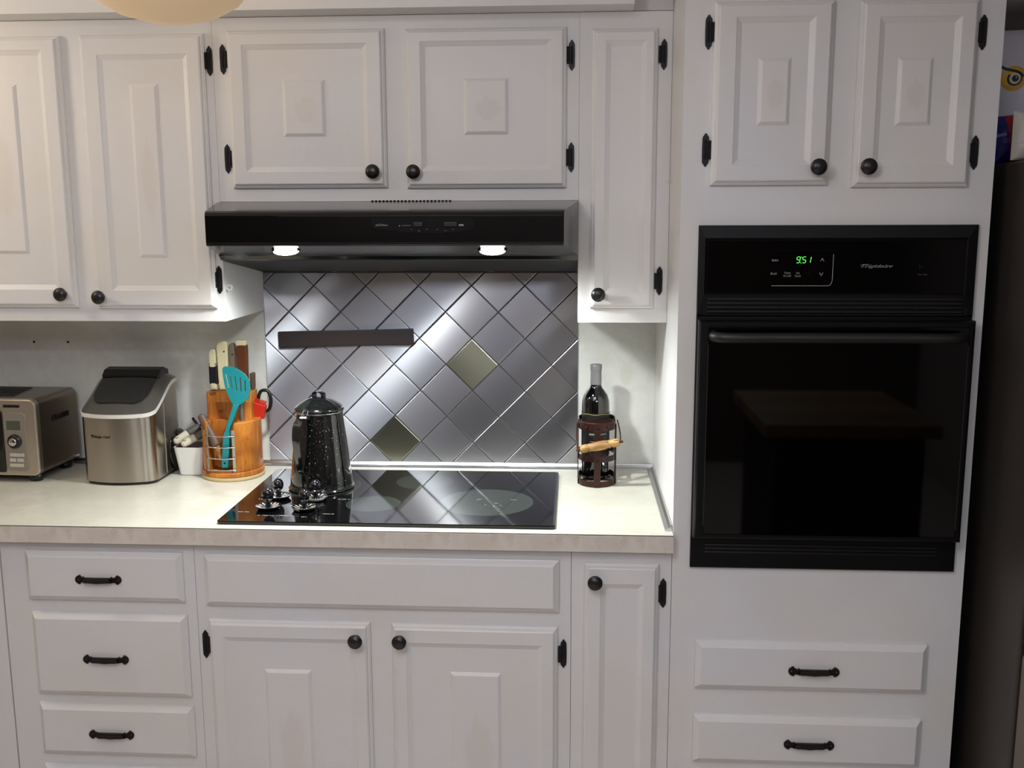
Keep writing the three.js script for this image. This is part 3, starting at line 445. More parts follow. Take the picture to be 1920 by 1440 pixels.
{ // ice maker: rounded plan, S-shaped rim
  const c = thing('ice_maker', 'stainless countertop ice maker with black lid and white rim, beside the toaster oven', 'ice maker', [-1.403, CY, 0.13]);
  const hw = 0.097, zb = -0.085, zf = 0.115;
  const plan = (ins) => { const p = [], w = hw - ins, b = zb + ins, f = zf - ins, r = 0.036 - ins * 0.4, rb = 0.012; const arc = (cx, cz, R, a0, a1, n) => { for (let i = 0; i <= n; i++) { const a = a0 + (a1 - a0) * i / n; p.push([cx + Math.cos(a) * R, cz + Math.sin(a) * R]); } };
    arc(w - rb, b + rb, rb, -Math.PI / 2, 0, 5); for (let i = 1; i < 10; i++) p.push([w, b + rb + (f - r - 0.012 - b - rb) * i / 10]);
    arc(w - r, f - r - 0.012, r, 0, Math.PI / 2 * 0.9, 12); const e = p[p.length - 1]; for (let i = 1; i < 12; i++) { const t = i / 12, x = e[0] * (1 - 2 * t); p.push([x, e[1] + 0.0125 * (1 - (x / e[0]) ** 2)]); }
    const m = p.slice(0, 6 + 9 + 13).map(([x, z]) => [-x, z]).reverse(); p.push(...m); return p; };
  const top = (z) => { const t = (z - zb) / (zf - zb); return 0.246 - 0.056 * ss(0.12, 0.8, t) - 0.012 * ss(0.6, 1, t); };
  const wall = (ins, ylo, yhi) => { const p = plan(ins), v = [], n = p.length; for (let i = 0; i < n; i++) { const a = p[i], b = p[(i + 1) % n]; const q = [[a[0], ylo(a[1]), a[1]], [b[0], ylo(b[1]), b[1]], [b[0], yhi(b[1]), b[1]], [a[0], yhi(a[1]), a[1]]]; v.push(...q[0], ...q[2], ...q[1], ...q[0], ...q[3], ...q[2]); } return v; };
  const capAt = (ins, y, up) => { const p = plan(ins), v = [], n = p.length; for (let i = 0; i < n / 2 - 0.5; i++) { const a = p[i], b = p[i + 1], a2 = p[n - 1 - i], b2 = p[n - 2 - i]; const Q = (r) => [r[0], y(r[1]), r[1]]; const A = Q(a), B = Q(b), A2 = Q(a2), B2 = Q(b2); if (up) v.push(...A, ...A2, ...B, ...B, ...A2, ...B2); else v.push(...A, ...B, ...A2, ...B, ...B2, ...A2); } return v; };
  const geo = (v) => { const g = new THREE.BufferGeometry(); g.setAttribute('position', new THREE.Float32BufferAttribute(v, 3)); g.computeVertexNormals(); return g; };
  const smooth = (g) => { // average normals of coincident points
    const p = g.attributes.position, nn = g.attributes.normal, m = new Map(); for (let i = 0; i < p.count; i++) { const k = [p.getX(i), p.getY(i), p.getZ(i)].map((q) => Math.round(q * 1e5)).join(); const e = m.get(k) || new THREE.Vector3(); e.add(new THREE.Vector3().fromBufferAttribute(nn, i)); m.set(k, e); } for (let i = 0; i < p.count; i++) { const k = [p.getX(i), p.getY(i), p.getZ(i)].map((q) => Math.round(q * 1e5)).join(); const e = m.get(k).clone().normalize(); nn.setXYZ(i, e.x, e.y, e.z); } return g; };
  { const g = smooth(geo(wall(0, () => 0.008, top))); const p = g.attributes.position, uv = []; for (let i = 0; i < p.count; i++) { const a = Math.atan2(p.getX(i), p.getZ(i)); uv.push(p.getY(i), a * 0.1); } for (let i = 0; i < uv.length; i += 6) { const d = Math.max(uv[i + 1], uv[i + 3], uv[i + 5]) - Math.min(uv[i + 1], uv[i + 3], uv[i + 5]); if (d > 0.3) for (const k of [1, 3, 5]) if (uv[i + k] < 0) uv[i + k] += 0.2 * Math.PI; } g.setAttribute('uv', new THREE.Float32BufferAttribute(uv, 2)); mesh('steel_body', g, Ph({ color: 0xb3aca2, metalness: 1, roughness: 0.27, anisotropy: 0.9 }), c); }
  mesh('seam', box(hw + 0.0002, hw + 0.0012, 0.012, 0.2, 0.0175, 0.019, 0.0003), S({ color: 0xd8d8d2, metalness: 0.8, roughness: 0.3 }), c);
  mesh('base', metricUV(geo([...wall(0.004, () => 0.0, () => 0.009), ...capAt(0.004, () => 0.0001, false)])), blackPlastic, c);
  mesh('white_rim', metricUV(smooth(geo([...wall(-0.0022, (z) => top(z) - 0.0005, (z) => top(z) + 0.0095)]))), whitePlastic, c, 'white plastic rim');
  mesh('rim_top', metricUV(geo([...capAt(-0.0022, (z) => top(z) + 0.0095, true), ...capAt(0.0, (z) => top(z) - 0.0002, false)])), whitePlastic, c);
  // lid: grey shoulder, then smoky window, then black rear hump
  const lidTop = (ins) => (z) => top(z) + 0.0096 + Math.sqrt(Math.max(0, Math.min(1, ins / 0.03))) * (0.011 + 0.017 * Math.sin(Math.PI * Math.max(0, Math.min(1, (z - zb) / (zf - zb)))));
  const shoulder = []; for (let i = 0; i < 5; i++) { const a = -0.001 + i * 0.0065, b = -0.001 + (i + 1) * 0.0065, pa = plan(a), pb = plan(b), n = pa.length; for (let k = 0; k < n; k++) { const m = (k + 1) % n, Q = (p, s) => [p[0], lidTop(s)(p[1]), p[1]]; const A = Q(pa[k], a), B = Q(pa[m], a), C = Q(pb[m], b), E2 = Q(pb[k], b); shoulder.push(...A, ...C, ...B, ...A, ...E2, ...C); } }
  mesh('lid', metricUV(smooth(geo([...shoulder, ...capAt(0.0315, (z) => lidTop(0.0315)(z), true)]))), Ph({ color: 0x4b4944, roughness: 0.22, clearcoat: 0.8, clearcoatRoughness: 0.1 }), c, 'dark grey glossy lid');
  { const wv = []; const N = 14, x = 0.074, za = -0.012, zb2 = 0.084; for (let i = 0; i < N; i++) for (let j = 0; j < 10; j++) { const u0 = -1 + 2 * i / N, u1 = -1 + 2 * (i + 1) / N, v0 = j / 10, v1 = (j + 1) / 10; const Q = (u, v) => { const w = x * (1 - 0.12 * ss(0.75, 1, v)), z = za + (zb2 - za) * v - 0.014 * ss(0.75, 1, Math.abs(u)) * v; return [u * w, lidTop(0.0315)(z) + 0.0012 + 0.002 * (1 - u * u), z]; }; const A = Q(u0, v0), B = Q(u1, v0), C = Q(u1, v1), E2 = Q(u0, v1); wv.push(...A, ...C, ...B, ...A, ...E2, ...C); } mesh('lid_window', metricUV(smooth(geo(wv))), Ph({ color: 0x17181a, roughness: 0.06, clearcoat: 1, ior: 1.5 }), c, 'smoky lid window'); }
  { const p = [[-0.08, 0.25], [-0.075, 0.28], [-0.05, 0.2885], [-0.024, 0.2845], [-0.008, 0.2705], [-0.014, 0.25], [-0.05, 0.25]]; const g = extrude(p, 0.15, 0.003); g.rotateY(-Math.PI / 2); const gg = metricUV(g); gg.translate(0.075, 0, 0); mesh('rear_housing', gg, blackPlastic, c, 'black rear housing'); }
  // raised dark lettering and its little chef-hat mark, bent to the bowed front
  const font = await new FontLoader().loadAsync('fonts/droid/droid_sans_bold.typeface.json');
  const txt = new TextGeometry('Magic Chef', { font, size: 0.0062, depth: 0.0004, curveSegments: 4, bevelEnabled: false }); txt.translate(-0.053, 0.1255, 0);
  const hat = new THREE.Shape(); hat.moveTo(-0.0015, -0.002); hat.lineTo(0.0017, -0.002); hat.lineTo(0.0022, 0.0022); hat.absarc(0.0022, 0.0042, 0.002, -1.2, 2.2, false); hat.absarc(-0.0016, 0.0044, 0.0022, 0.9, 4.4, false); hat.closePath();
  const hg = new THREE.ExtrudeGeometry(hat, { depth: 0.0004, bevelEnabled: false, curveSegments: 8 }); hg.translate(-0.0585, 0.1268, 0);
  const lg = join([txt, hg]); { const p = lg.attributes.position, e0 = 0.061 + 0.0056; for (let i = 0; i < p.count; i++) { const xx = p.getX(i); p.setZ(i, p.getZ(i) + 0.1028 + (Math.abs(xx) < e0 ? 0.0125 * (1 - (xx / e0) ** 2) : 0)); } lg.computeVertexNormals(); }
  mesh('logo', lg, S({ color: 0x15110f, roughness: 0.5 }), c, 'small dark brand lettering');
}
{ // black enamel lid leaning against the ice maker
  const g = join([lathe([[0, 0.014], [0.02, 0.013], [0.05, 0.005], [0.056, 0.0015], [0.0575, 0], [0.0555, -0.0012], [0.049, 0.003], [0.02, 0.0115], [0, 0.0122]], 44)]);
  const m = solo('pot_lid', g, Ph({ color: 0x0b0b0c, roughness: 0.14, clearcoat: 1 }), 'round black enamel lid leaning against the side of the ice maker', 'lid', [-1.3022, CY + 0.0585, 0.066]);
  m.rotation.set(0, -0.06, Math.PI / 2 * -0.97);
}
{ // white ceramic crock
  const c = thing('utensil_crock', 'white square tapered ceramic crock between the ice maker and the knife block', 'crock', [-1.25, CY, 0.1]);
  const sq = (h, r) => { const p = []; for (let q = 0; q < 4; q++) for (let i = 0; i <= 6; i++) { const a = -Math.PI / 2 + q * Math.PI / 2 + i / 6 * Math.PI / 2, sx = q === 0 || q === 1 ? 1 : -1, sy = q === 1 || q === 2 ? 1 : -1; p.push({ x: sx * (h - r) + Math.cos(a) * r, y: sy * (h - r) + Math.sin(a) * r }); } return p; };
  const ring = (h, y) => sq(h, h * 0.35).map((q) => [q.x, y, q.y]);
  const L = [ring(0.028, 0.0), ring(0.031, 0.002), ring(0.0415, 0.076), ring(0.042, 0.0785), ring(0.0405, 0.079), ring(0.039, 0.076), ring(0.037, 0.062)];
  const v = []; for (let i = 0; i + 1 < L.length; i++) { const n = L[i].length; for (let k = 0; k < n; k++) { const m = (k + 1) % n; v.push(...L[i][k], ...L[i + 1][k], ...L[i + 1][m], ...L[i][k], ...L[i + 1][m], ...L[i][m]); } }
  for (let k = 1; k + 1 < L[0].length; k++) v.push(...L[0][0], ...L[0][k], ...L[0][k + 1]);
  const g = new THREE.BufferGeometry(); g.setAttribute('position', new THREE.Float32BufferAttribute(v, 3)); g.computeVertexNormals(); mesh('pot', metricUV(g), Ph({ color: 0xe4e3e0, roughness: 0.2, clearcoat: 0.6 }), c);
  const e = []; const last = L[5]; for (let k = 1; k + 1 < last.length; k++) e.push(...last[0], ...last[k + 1], ...last[k]); const eg = new THREE.BufferGeometry(); eg.setAttribute('position', new THREE.Float32BufferAttribute(e.map((q, i) => i % 3 === 1 ? 0.0775 : q), 3)); eg.computeVertexNormals(); mesh('inner_tray', metricUV(eg), S({ color: 0x3d1d17, roughness: 0.5 }), c, 'dark reddish brown inside');
}
// utensils lying across the crock
function taper(a, b, r0, r1, fl = 1) { const A = new THREE.Vector3(...a), B = new THREE.Vector3(...b), l = A.distanceTo(B), pts = []; for (let i = 0; i <= 6; i++) { const t = Math.PI / 2 * i / 6; pts.push([r0 * Math.sin(t), r0 * 0.8 * (1 - Math.cos(t))]); } pts.push([(r0 + r1) / 2 * 1.04, l * 0.5]); for (let i = 6; i >= 0; i--) { const t = Math.PI / 2 * i / 6; pts.push([r1 * Math.sin(t), l - r1 * 0.6 * (1 - Math.cos(t))]); } const g = lathe(pts, 20); g.scale(1, 1, fl); g.applyQuaternion(new THREE.Quaternion().setFromUnitVectors(new THREE.Vector3(0, 1, 0), B.clone().sub(A).normalize())); g.translate(...a); return g; }
{
  const beige = S({ color: 0xcdc6ae, roughness: 0.5 }), grey = S({ color: 0x55504a, roughness: 0.55 });
  for (const [a, b, e, label] of [[[-1.294, CY + 0.087, 0.12], [-1.234, CY + 0.128, 0.085], [-1.205, CY + 0.148, 0.068], 'grey handled utensil with beige end lying across the crock, the one nearer the ice maker'], [[-1.268, CY + 0.084, 0.136], [-1.208, CY + 0.118, 0.1], [-1.196, CY + 0.125, 0.092], 'grey handled utensil with beige end lying across the crock, the one nearer the knife block']]) {
    const c = thing('utensil', label, 'utensil');
    const mid = a.map((q, i) => q + (b[i] - q) * 0.58), m2 = a.map((q, i) => q + (b[i] - q) * 0.50);
    mesh('handle_end', taper(a, mid, 0.0105, 0.0115, 0.85), beige, c, 'beige rubber end');
    mesh('handle', taper(m2, b, 0.0112, 0.0095, 0.85), grey, c);
    mesh('neck', taper(b, e, 0.004, 0.004), blackPlastic, c);
    const ring = new THREE.TorusGeometry(0.0042, 0.0012, 8, 18); ring.rotateX(-1.15); ring.translate(a[0] + (b[0] - a[0]) * 0.14, a[1] + (b[1] - a[1]) * 0.14 + 0.0098, a[2] + (b[2] - a[2]) * 0.14 + 0.003); mesh('hang_hole', ring, S({ color: 0x8d8772, roughness: 0.6 }), c);
  }
  const c = thing('utensil', 'thin black tool with a hooked end behind the crock, against the wall', 'utensil');
  mesh('shaft', tube([[-1.243, CY + 0.098, 0.05], [-1.255, CY + 0.115, 0.04], [-1.275, CY + 0.137, 0.03]], 0.0038, 16), blackPlastic, c);
  mesh('hook', tube([[-1.206, CY + 0.118, 0.06], [-1.212, CY + 0.13, 0.058], [-1.209, CY + 0.142, 0.056], [-1.2, CY + 0.147, 0.055]], 0.0035, 16), blackPlastic, c);
}
// ---------------------------------------------------------------- knife block with knives and tools
const KB = [-1.135, CY, 0.115];
{
  const wood = S({ map: woodMap, roughness: 0.42 }), pale = S({ color: 0xc9b182, roughness: 0.6 });
  const c = thing('knife_block', 'orange wood round knife block with a wire pocket, beside the steel tiles', 'knife block', KB);
  mesh('foot_disc', metricUV(lathe([[0, 0], [0.081, 0], [0.082, 0.003], [0.082, 0.008], [0.081, 0.0095], [0, 0.0095]], 56)), pale, c, 'pale wooden foot');
  mesh('base_disc', metricUV(lathe([[0, 0.0096], [0.0805, 0.0096], [0.081, 0.012], [0.081, 0.02], [0.079, 0.0235], [0, 0.0235]], 56)), wood, c);
  // lower drum with a pocket cut into its front left
  const R = 0.0775, a0 = -Math.PI / 2 + 0.40, a1 = -Math.PI / 2 - 0.66;   // shape space: y = -z
  const s = new THREE.Shape(); const P = (a, r) => [Math.cos(a) * r, Math.sin(a) * r];
  s.moveTo(...P(a0, R)); s.absarc(0, 0, R, a0, a1 + Math.PI * 2, false); s.lineTo(P(a1, R)[0] + 0.004, -0.02); s.lineTo(P(a0, R)[0] - 0.002, -0.02); s.closePath();
  const g = flat(extrude(s, 0.128, 0.002)); g.translate(0, 0.0256, 0); mesh('drum', metricUV(g), wood, c);
  const u = flat(extrude(rrect(-0.064, 0.058, -0.006, 0.052, 0.006), 0.072, 0.002)); u.translate(0, 0.1535, 0); mesh('upper_block', metricUV(u), wood, c);
  for (const [x, w] of [[-0.05, 0.012], [-0.024, 0.018], [0.004, 0.014], [0.034, 0.018]]) mesh('slot', box(x - w / 2, x + w / 2, 0.2252, 0.2278, -0.03, -0.024), slotDark, c);
  // wire pocket
  const xl = P(a1, R)[0] + 0.002, xr = P(a0, R)[0] - 0.002;
  const zl = -P(a1, R)[1], zr = -P(a0, R)[1];
  for (const y of [0.031, 0.062, 0.092, 0.122]) { const pts = []; for (let i = 0; i <= 10; i++) { const a = a1 + (a0 - a1) * i / 10; pts.push([Math.cos(a) * (R + 0.003), y, -Math.sin(a) * (R + 0.003)]); } mesh('wire', tube(pts, 0.0016, 24, 8), chrome, c); }
  for (const [x, z, ry] of [[xl, zl, -0.7], [xr, zr, 0.1]]) { const st = mesh('strip', new RoundedBoxGeometry(0.008, 0.112, 0.002, 2, 0.0008), S({ color: 0xb9b3a5, metalness: 0.7, roughness: 0.4 }), c); st.position.set(x, 0.081, z + 0.0022); st.rotation.y = ry; for (let i = 0; i < 4; i++) { const t = mesh('rivet', new THREE.SphereGeometry(0.0016, 8, 6), steelDark, st); t.position.set(0, -0.045 + i * 0.03, 0.001); } }
}
// a riveted knife handle rising from the block
function handleShape(w, h) { const s = new THREE.Shape(); s.moveTo(-w * 0.36, 0); s.bezierCurveTo(-w * 0.5, h * 0.2, -w * 0.42, h * 0.5, -w * 0.5, h * 0.86); s.bezierCurveTo(-w * 0.5, h, w * 0.3, h * 1.02, w * 0.46, h * 0.95); s.bezierCurveTo(w * 0.56, h * 0.86, w * 0.42, h * 0.5, w * 0.46, h * 0.2); s.lineTo(w * 0.4, 0); s.closePath(); return s; }
const cream = S({ color: 0xd3c9a4, roughness: 0.4 });
function knife(x, z, w, h, mat, label, opts = {}) {
  const c = thing('kitchen_knife', label, 'knife', [KB[0] + x, CY + 0.2292, KB[2] + z]);
  const t = opts.t || 0.013;
  if (opts.layered) { // scales either side of the tang, edge towards the viewer
    for (const k of [-1, 1]) { const g = extrude(handleShape(t * 0.95, h), 0.02, 0.003); g.translate(k * w * 0.25, 0, -0.01); g.scale(w * 0.5 / t, 1, 1); mesh('handle_scale', metricUV(g), mat, c); }
    mesh('tang', box(-0.0012, 0.0012, 0.0, h * 0.985, -0.0095, 0.0125, 0.0008), S({ color: 0x4d4438, roughness: 0.4, metalness: 0.6 }), c);
  } else {
    const g = extrude(handleShape(w, h), t, 0.0035); g.translate(0, 0, -t / 2); mesh('handle', metricUV(g), mat, c);
  }
  if (opts.end) { const g = extrude(rrect(-w * 0.5, w * 0.48, h * 0.93, h * 1.045, w * 0.16), t + 0.001, 0.003); g.translate(0, 0, -t / 2); mesh('end_cap', metricUV(g), cream, c, 'cream end cap'); }
  if (opts.tape) { mesh('tape', box(-w * 0.56, w * 0.62, h * 0.14, h * 0.58, -t * 0.72, t * 0.78, 0.003), S({ color: 0x17161c, roughness: 0.35 }), c, 'black tape'); mesh('collar', box(-w * 0.53, w * 0.56, h * 0.585, h * 0.66, -t * 0.68, t * 0.74, 0.002), S({ color: 0x9a968e, roughness: 0.4, metalness: 0.4 }), c); }
  for (const y of opts.rivets || []) { const r = new THREE.CylinderGeometry(0.0024, 0.0024, 0.0012, 12); r.rotateX(Math.PI / 2); r.translate(w * 0.2, h * y, t / 2 + 0.0034); mesh('rivet', r, steelDark, c); }
  return c;
}
knife(-0.05, -0.024, 0.019, 0.112, cream, 'slim cream handled knife wrapped with black tape, leftmost in the block', { tape: true });
knife(-0.0235, -0.027, 0.031, 0.133, cream, 'broad cream handled knife in the block, behind the teal spatula blade', { rivets: [0.78, 0.4] });
knife(0.0015, -0.03, 0.0165, 0.127, S({ color: 0x6f6252, roughness: 0.5 }), 'narrow grey brown handled knife between the cream and the reddish brown handles', { rivets: [0.75] });
knife(0.0295, -0.026, 0.029, 0.128, S({ color: 0x5a3015, roughness: 0.4 }), 'thick reddish brown handled knife with a cream end, rightmost tall one in the block', { end: true });
knife(0.05, -0.04, 0.012, 0.045, S({ color: 0x55402f, roughness: 0.5 }), 'short brown knife handle just right of the teal spatula blade');
{ const c = thing('sharpening_steel', 'grey metal sharpening rod standing in the right part of the knife block', 'sharpening steel', [KB[0] + 0.0415, CY + 0.1548, KB[2] + 0.034]);
  const g = lathe([[0, 0], [0.0062, 0], [0.0062, 0.064], [0.0045, 0.068], [0, 0.069]], 20); mesh('rod', g, S({ color: 0x9a9488, metalness: 0.9, roughness: 0.4, bumpMap: scratch, bumpScale: 0.0005 }), c); mesh('guard', lathe([[0, 0.069], [0.008, 0.0692], [0.0085, 0.073], [0.007, 0.079], [0, 0.08]], 20), S({ color: 0x5d4a38, roughness: 0.5 }), c); }
{ // scissors, one loop showing
  const c = thing('scissors', 'black scissor handle loop sticking out behind the knife block at right', 'scissors', [KB[0] + 0.075, CY + 0.1548, KB[2] - 0.045]);
  mesh('handle_loop', tube([[-0.014, 0.03, 0], [-0.006, 0.066, 0], [0.012, 0.068, 0], [0.021, 0.045, 0], [0.014, 0.016, 0], [-0.004, 0.01, 0]], 0.0048, 60, 10, true), blackPlastic, c);
  mesh('blade', box(-0.012, -0.003, 0.0, 0.016, -0.0016, 0.0016, 0.0006), alum, c);
}
{ // red silicone brush
  const c = thing('basting_brush', 'red silicone brush head standing behind the right side of the knife block', 'brush', [KB[0] + 0.07, CY + 0.1, KB[2] - 0.03]);
  const red = S({ color: 0xb3240f, roughness: 0.45 });
  mesh('brush_head', extrude([[-0.013, 0.052], [0.0115, 0.05], [0.02, 0.086], [-0.013, 0.096]], 0.012, 0.002), red, c);
  for (let i = 0; i < 8; i++) { const x = -0.012 + i * 0.0042, b = mesh('bristle', new THREE.CylinderGeometry(0.0018, 0.0022, 0.018, 8), red, c); b.position.set(x, 0.0985 - i * 0.0013, 0.006); b.rotation.z = -0.02 - i * 0.02; }
  mesh('ferrule', taper([0.0, 0.0555, 0.006], [0.0, 0.07, 0.006], 0.0065, 0.0075), red, c);
}
{ // teal slotted turner standing in the wire pocket
  const c = thing('slotted_turner', 'teal slotted silicone turner standing head up in front of the knife block', 'spatula', [-1.137, CY + 0.034, 0.1725]);
  const teal = S({ color: 0x187f85, roughness: 0.42 });
  const s = new THREE.Shape(); s.moveTo(0.029, 0.168); s.bezierCurveTo(0.014, 0.19, 0.006, 0.215, 0.0035, 0.252); s.bezierCurveTo(0.002, 0.267, 0.006, 0.27, 0.016, 0.2695); s.bezierCurveTo(0.045, 0.268, 0.068, 0.25, 0.0745, 0.23); s.bezierCurveTo(0.0765, 0.213, 0.0745, 0.198, 0.070, 0.187); s.bezierCurveTo(0.062, 0.178, 0.052, 0.172, 0.046, 0.168); s.closePath();
  for (const [x, y0, y1, k] of [[0.0175, 0.213, 0.249, 0.012], [0.0275, 0.21, 0.243, 0.009], [0.039, 0.206, 0.244, 0.006], [0.051, 0.203, 0.24, 0.003], [0.0618, 0.2, 0.233, 0.0]]) { const h = new THREE.Path(); h.moveTo(x - 0.0014, y0); h.lineTo(x + 0.0016, y0); h.lineTo(x + 0.0016 - k * 0.5, y1); h.lineTo(x - 0.0014 - k * 0.5, y1); h.closePath(); s.holes.push(h); }
  const hd = extrude(s, 0.003, 0.0008); mesh('blade', metricUV(hd), teal, c);
  const hs = new THREE.Shape(); hs.moveTo(-0.0085, 0.0); hs.lineTo(0.0085, 0.0); hs.lineTo(0.017, 0.074); hs.bezierCurveTo(0.018, 0.085, 0.0155, 0.094, 0.0165, 0.1); hs.bezierCurveTo(0.03, 0.135, 0.036, 0.15, 0.046, 0.169); hs.lineTo(0.029, 0.169); hs.bezierCurveTo(0.022, 0.15, 0.012, 0.12, 0.0045, 0.098); hs.bezierCurveTo(-0.001, 0.09, -0.002, 0.08, -0.0025, 0.07); hs.closePath();
  const hole = new THREE.Path(); hole.absarc(0.0005, 0.012, 0.0024, 0, Math.PI * 2, true); hs.holes.push(hole);
  const hg = extrude(hs, 0.009, 0.002); hg.translate(0, 0, -0.003); mesh('handle', metricUV(hg), teal, c);
  c.rotation.x = -0.03;
}
{ const c = thing('utensil', 'grey brown handled utensil leaning left in the wire pocket of the knife block', 'utensil');
  mesh('handle', taper([-1.2035, CY + 0.174, 0.158], [-1.16, CY + 0.088, 0.166], 0.0105, 0.0135, 0.8), S({ color: 0x5f4a3d, roughness: 0.5 }), c);
  mesh('neck', taper([-1.163, CY + 0.095, 0.1655], [-1.148, CY + 0.05, 0.166], 0.0085, 0.006, 0.7), S({ color: 0x9d6a33, roughness: 0.5 }), c, 'bare wood neck'); }

// ---------------------------------------------------------------- enamel coffee pot
{
  const c = thing('coffee_pot', 'black speckled enamel coffee pot standing on the rear left burner', 'coffee pot', [-0.857, 0.9228, 0.26]);
  const r = rng(17), speck = canvasTex(1024, 1024, (x, w, h) => { x.fillStyle = '#08090a'; x.fillRect(0, 0, w, h); for (let i = 0; i < 2600; i++) { const s = 0.7 + r() * r() * 1.7, b = 120 + r() * 130 | 0; x.fillStyle = `rgb(${b},${b},${b - 10})`; x.beginPath(); x.ellipse(r() * w, r() * h, s, s * (0.7 + r() * 0.6), r() * 3, 0, 7); x.fill(); } });
  speck.wrapS = speck.wrapT = THREE.RepeatWrapping; speck.repeat.set(2, 1);
  const enamel = Ph({ map: speck, roughness: 0.12, clearcoat: 1, clearcoatRoughness: 0.05 }), plain = Ph({ color: 0x090a0b, roughness: 0.14, clearcoat: 1, clearcoatRoughness: 0.06 });
  mesh('body', lathe([[0, 0.0006], [0.074, 0.0006], [0.0815, 0.0015], [0.083, 0.004], [0.0815, 0.0065], [0.0785, 0.0085], [0.0782, 0.013], [0.0768, 0.03], [0.069, 0.1], [0.0605, 0.17], [0.0575, 0.192], [0.0572, 0.1955], [0.0588, 0.1975], [0.0585, 0.1995], [0.0, 0.1996]], 72), enamel, c);
  mesh('rim_bead', new THREE.TorusGeometry(0.0585, 0.0013, 10, 64).rotateX(Math.PI / 2).translate(0, 0.1978, 0), alum, c);
  const lid = mesh('lid', lathe([[0.058, 0.1998], [0.0605, 0.2], [0.0618, 0.2025], [0.0615, 0.2055], [0.0595, 0.2085], [0.054, 0.213], [0.044, 0.2195], [0.032, 0.2265], [0.02, 0.2315], [0.0, 0.2335]], 64), enamel, c);
  const strip = (pts, w, t, mat, name, parent, yaw) => { // flat band swept along a curve in the (r, y) plane
    const cv = new THREE.CatmullRomCurve3(pts.map(([a, b]) => new THREE.Vector3(a, b, 0))), n = 40, V = []; const fr = []; for (let i = 0; i <= n; i++) { const p = cv.getPoint(i / n), d = cv.getTangent(i / n), nn = new THREE.Vector3(-d.y, d.x, 0), ww = typeof w === 'function' ? w(i / n) : w; fr.push([[p.x + nn.x * t, p.y + nn.y * t, -ww], [p.x + nn.x * t * 1.2, p.y + nn.y * t * 1.2, 0], [p.x + nn.x * t, p.y + nn.y * t, ww], [p.x - nn.x * t * 0.2, p.y - nn.y * t * 0.2, ww * 0.86], [p.x - nn.x * t * 0.2, p.y - nn.y * t * 0.2, -ww * 0.86]]); } for (let i = 0; i < n; i++) for (let k = 0; k < 5; k++) { const A = fr[i][k], B = fr[i][(k + 1) % 5], C = fr[i + 1][(k + 1) % 5], E2 = fr[i + 1][k]; V.push(...A, ...C, ...B, ...A, ...E2, ...C); } for (const [f, sg] of [[fr[0], 1], [fr[n], -1]]) for (let k = 1; k < 4; k++) sg > 0 ? V.push(...f[0], ...f[k], ...f[k + 1]) : V.push(...f[0], ...f[k + 1], ...f[k]);
    const g = new THREE.BufferGeometry(); g.setAttribute('position', new THREE.Float32BufferAttribute(V, 3)); g.computeVertexNormals(); const m = mesh(name, metricUV(g), mat, parent); m.rotation.y = yaw; return m; };
  strip([[-0.014, 0.2315], [-0.013, 0.242], [0, 0.2462], [0.013, 0.242], [0.014, 0.2315]], 0.0085, 0.0014, plain, 'lid_knob', lid, -0.5);
  const yaw = -Math.PI / 2 - 0.36;
  strip([[0.058, 0.186], [0.075, 0.189], [0.092, 0.178], [0.0995, 0.15], [0.097, 0.118], [0.092, 0.09], [0.084, 0.06], [0.0745, 0.052]], (t) => 0.0125 - 0.004 * t, 0.0022, plain, 'handle', c, yaw);
  // spout on the far side
  const sp = extrude([[0.052, 0.193], [0.085, 0.196], [0.088, 0.192], [0.07, 0.14], [0.064, 0.12]], 0.024, 0.004); sp.translate(0, 0, -0.012); const spm = mesh('spout', metricUV(sp), plain, c); spm.rotation.y = yaw + Math.PI;
  // white tag and wire bail ears on the handle root
  const tag = mesh('tag', new RoundedBoxGeometry(0.018, 0.008, 0.005, 2, 0.002), whitePlastic, c, 'small white tag'); tag.position.set(Math.cos(-yaw) * 0.068, 0.1905, Math.sin(-yaw) * 0.068); tag.rotation.y = 0.3;
  for (const k of [-1, 1]) { const a = -yaw + k * 0.11; mesh('wire_ear', tube([[Math.cos(a) * 0.066, 0.191, Math.sin(a) * 0.066], [Math.cos(a) * 0.066 + 0.002, 0.199, Math.sin(a) * 0.066], [Math.cos(a) * 0.0625 + 0.004, 0.2085, Math.sin(a) * 0.0625]], 0.0009, 12, 6), alum, c); }
}

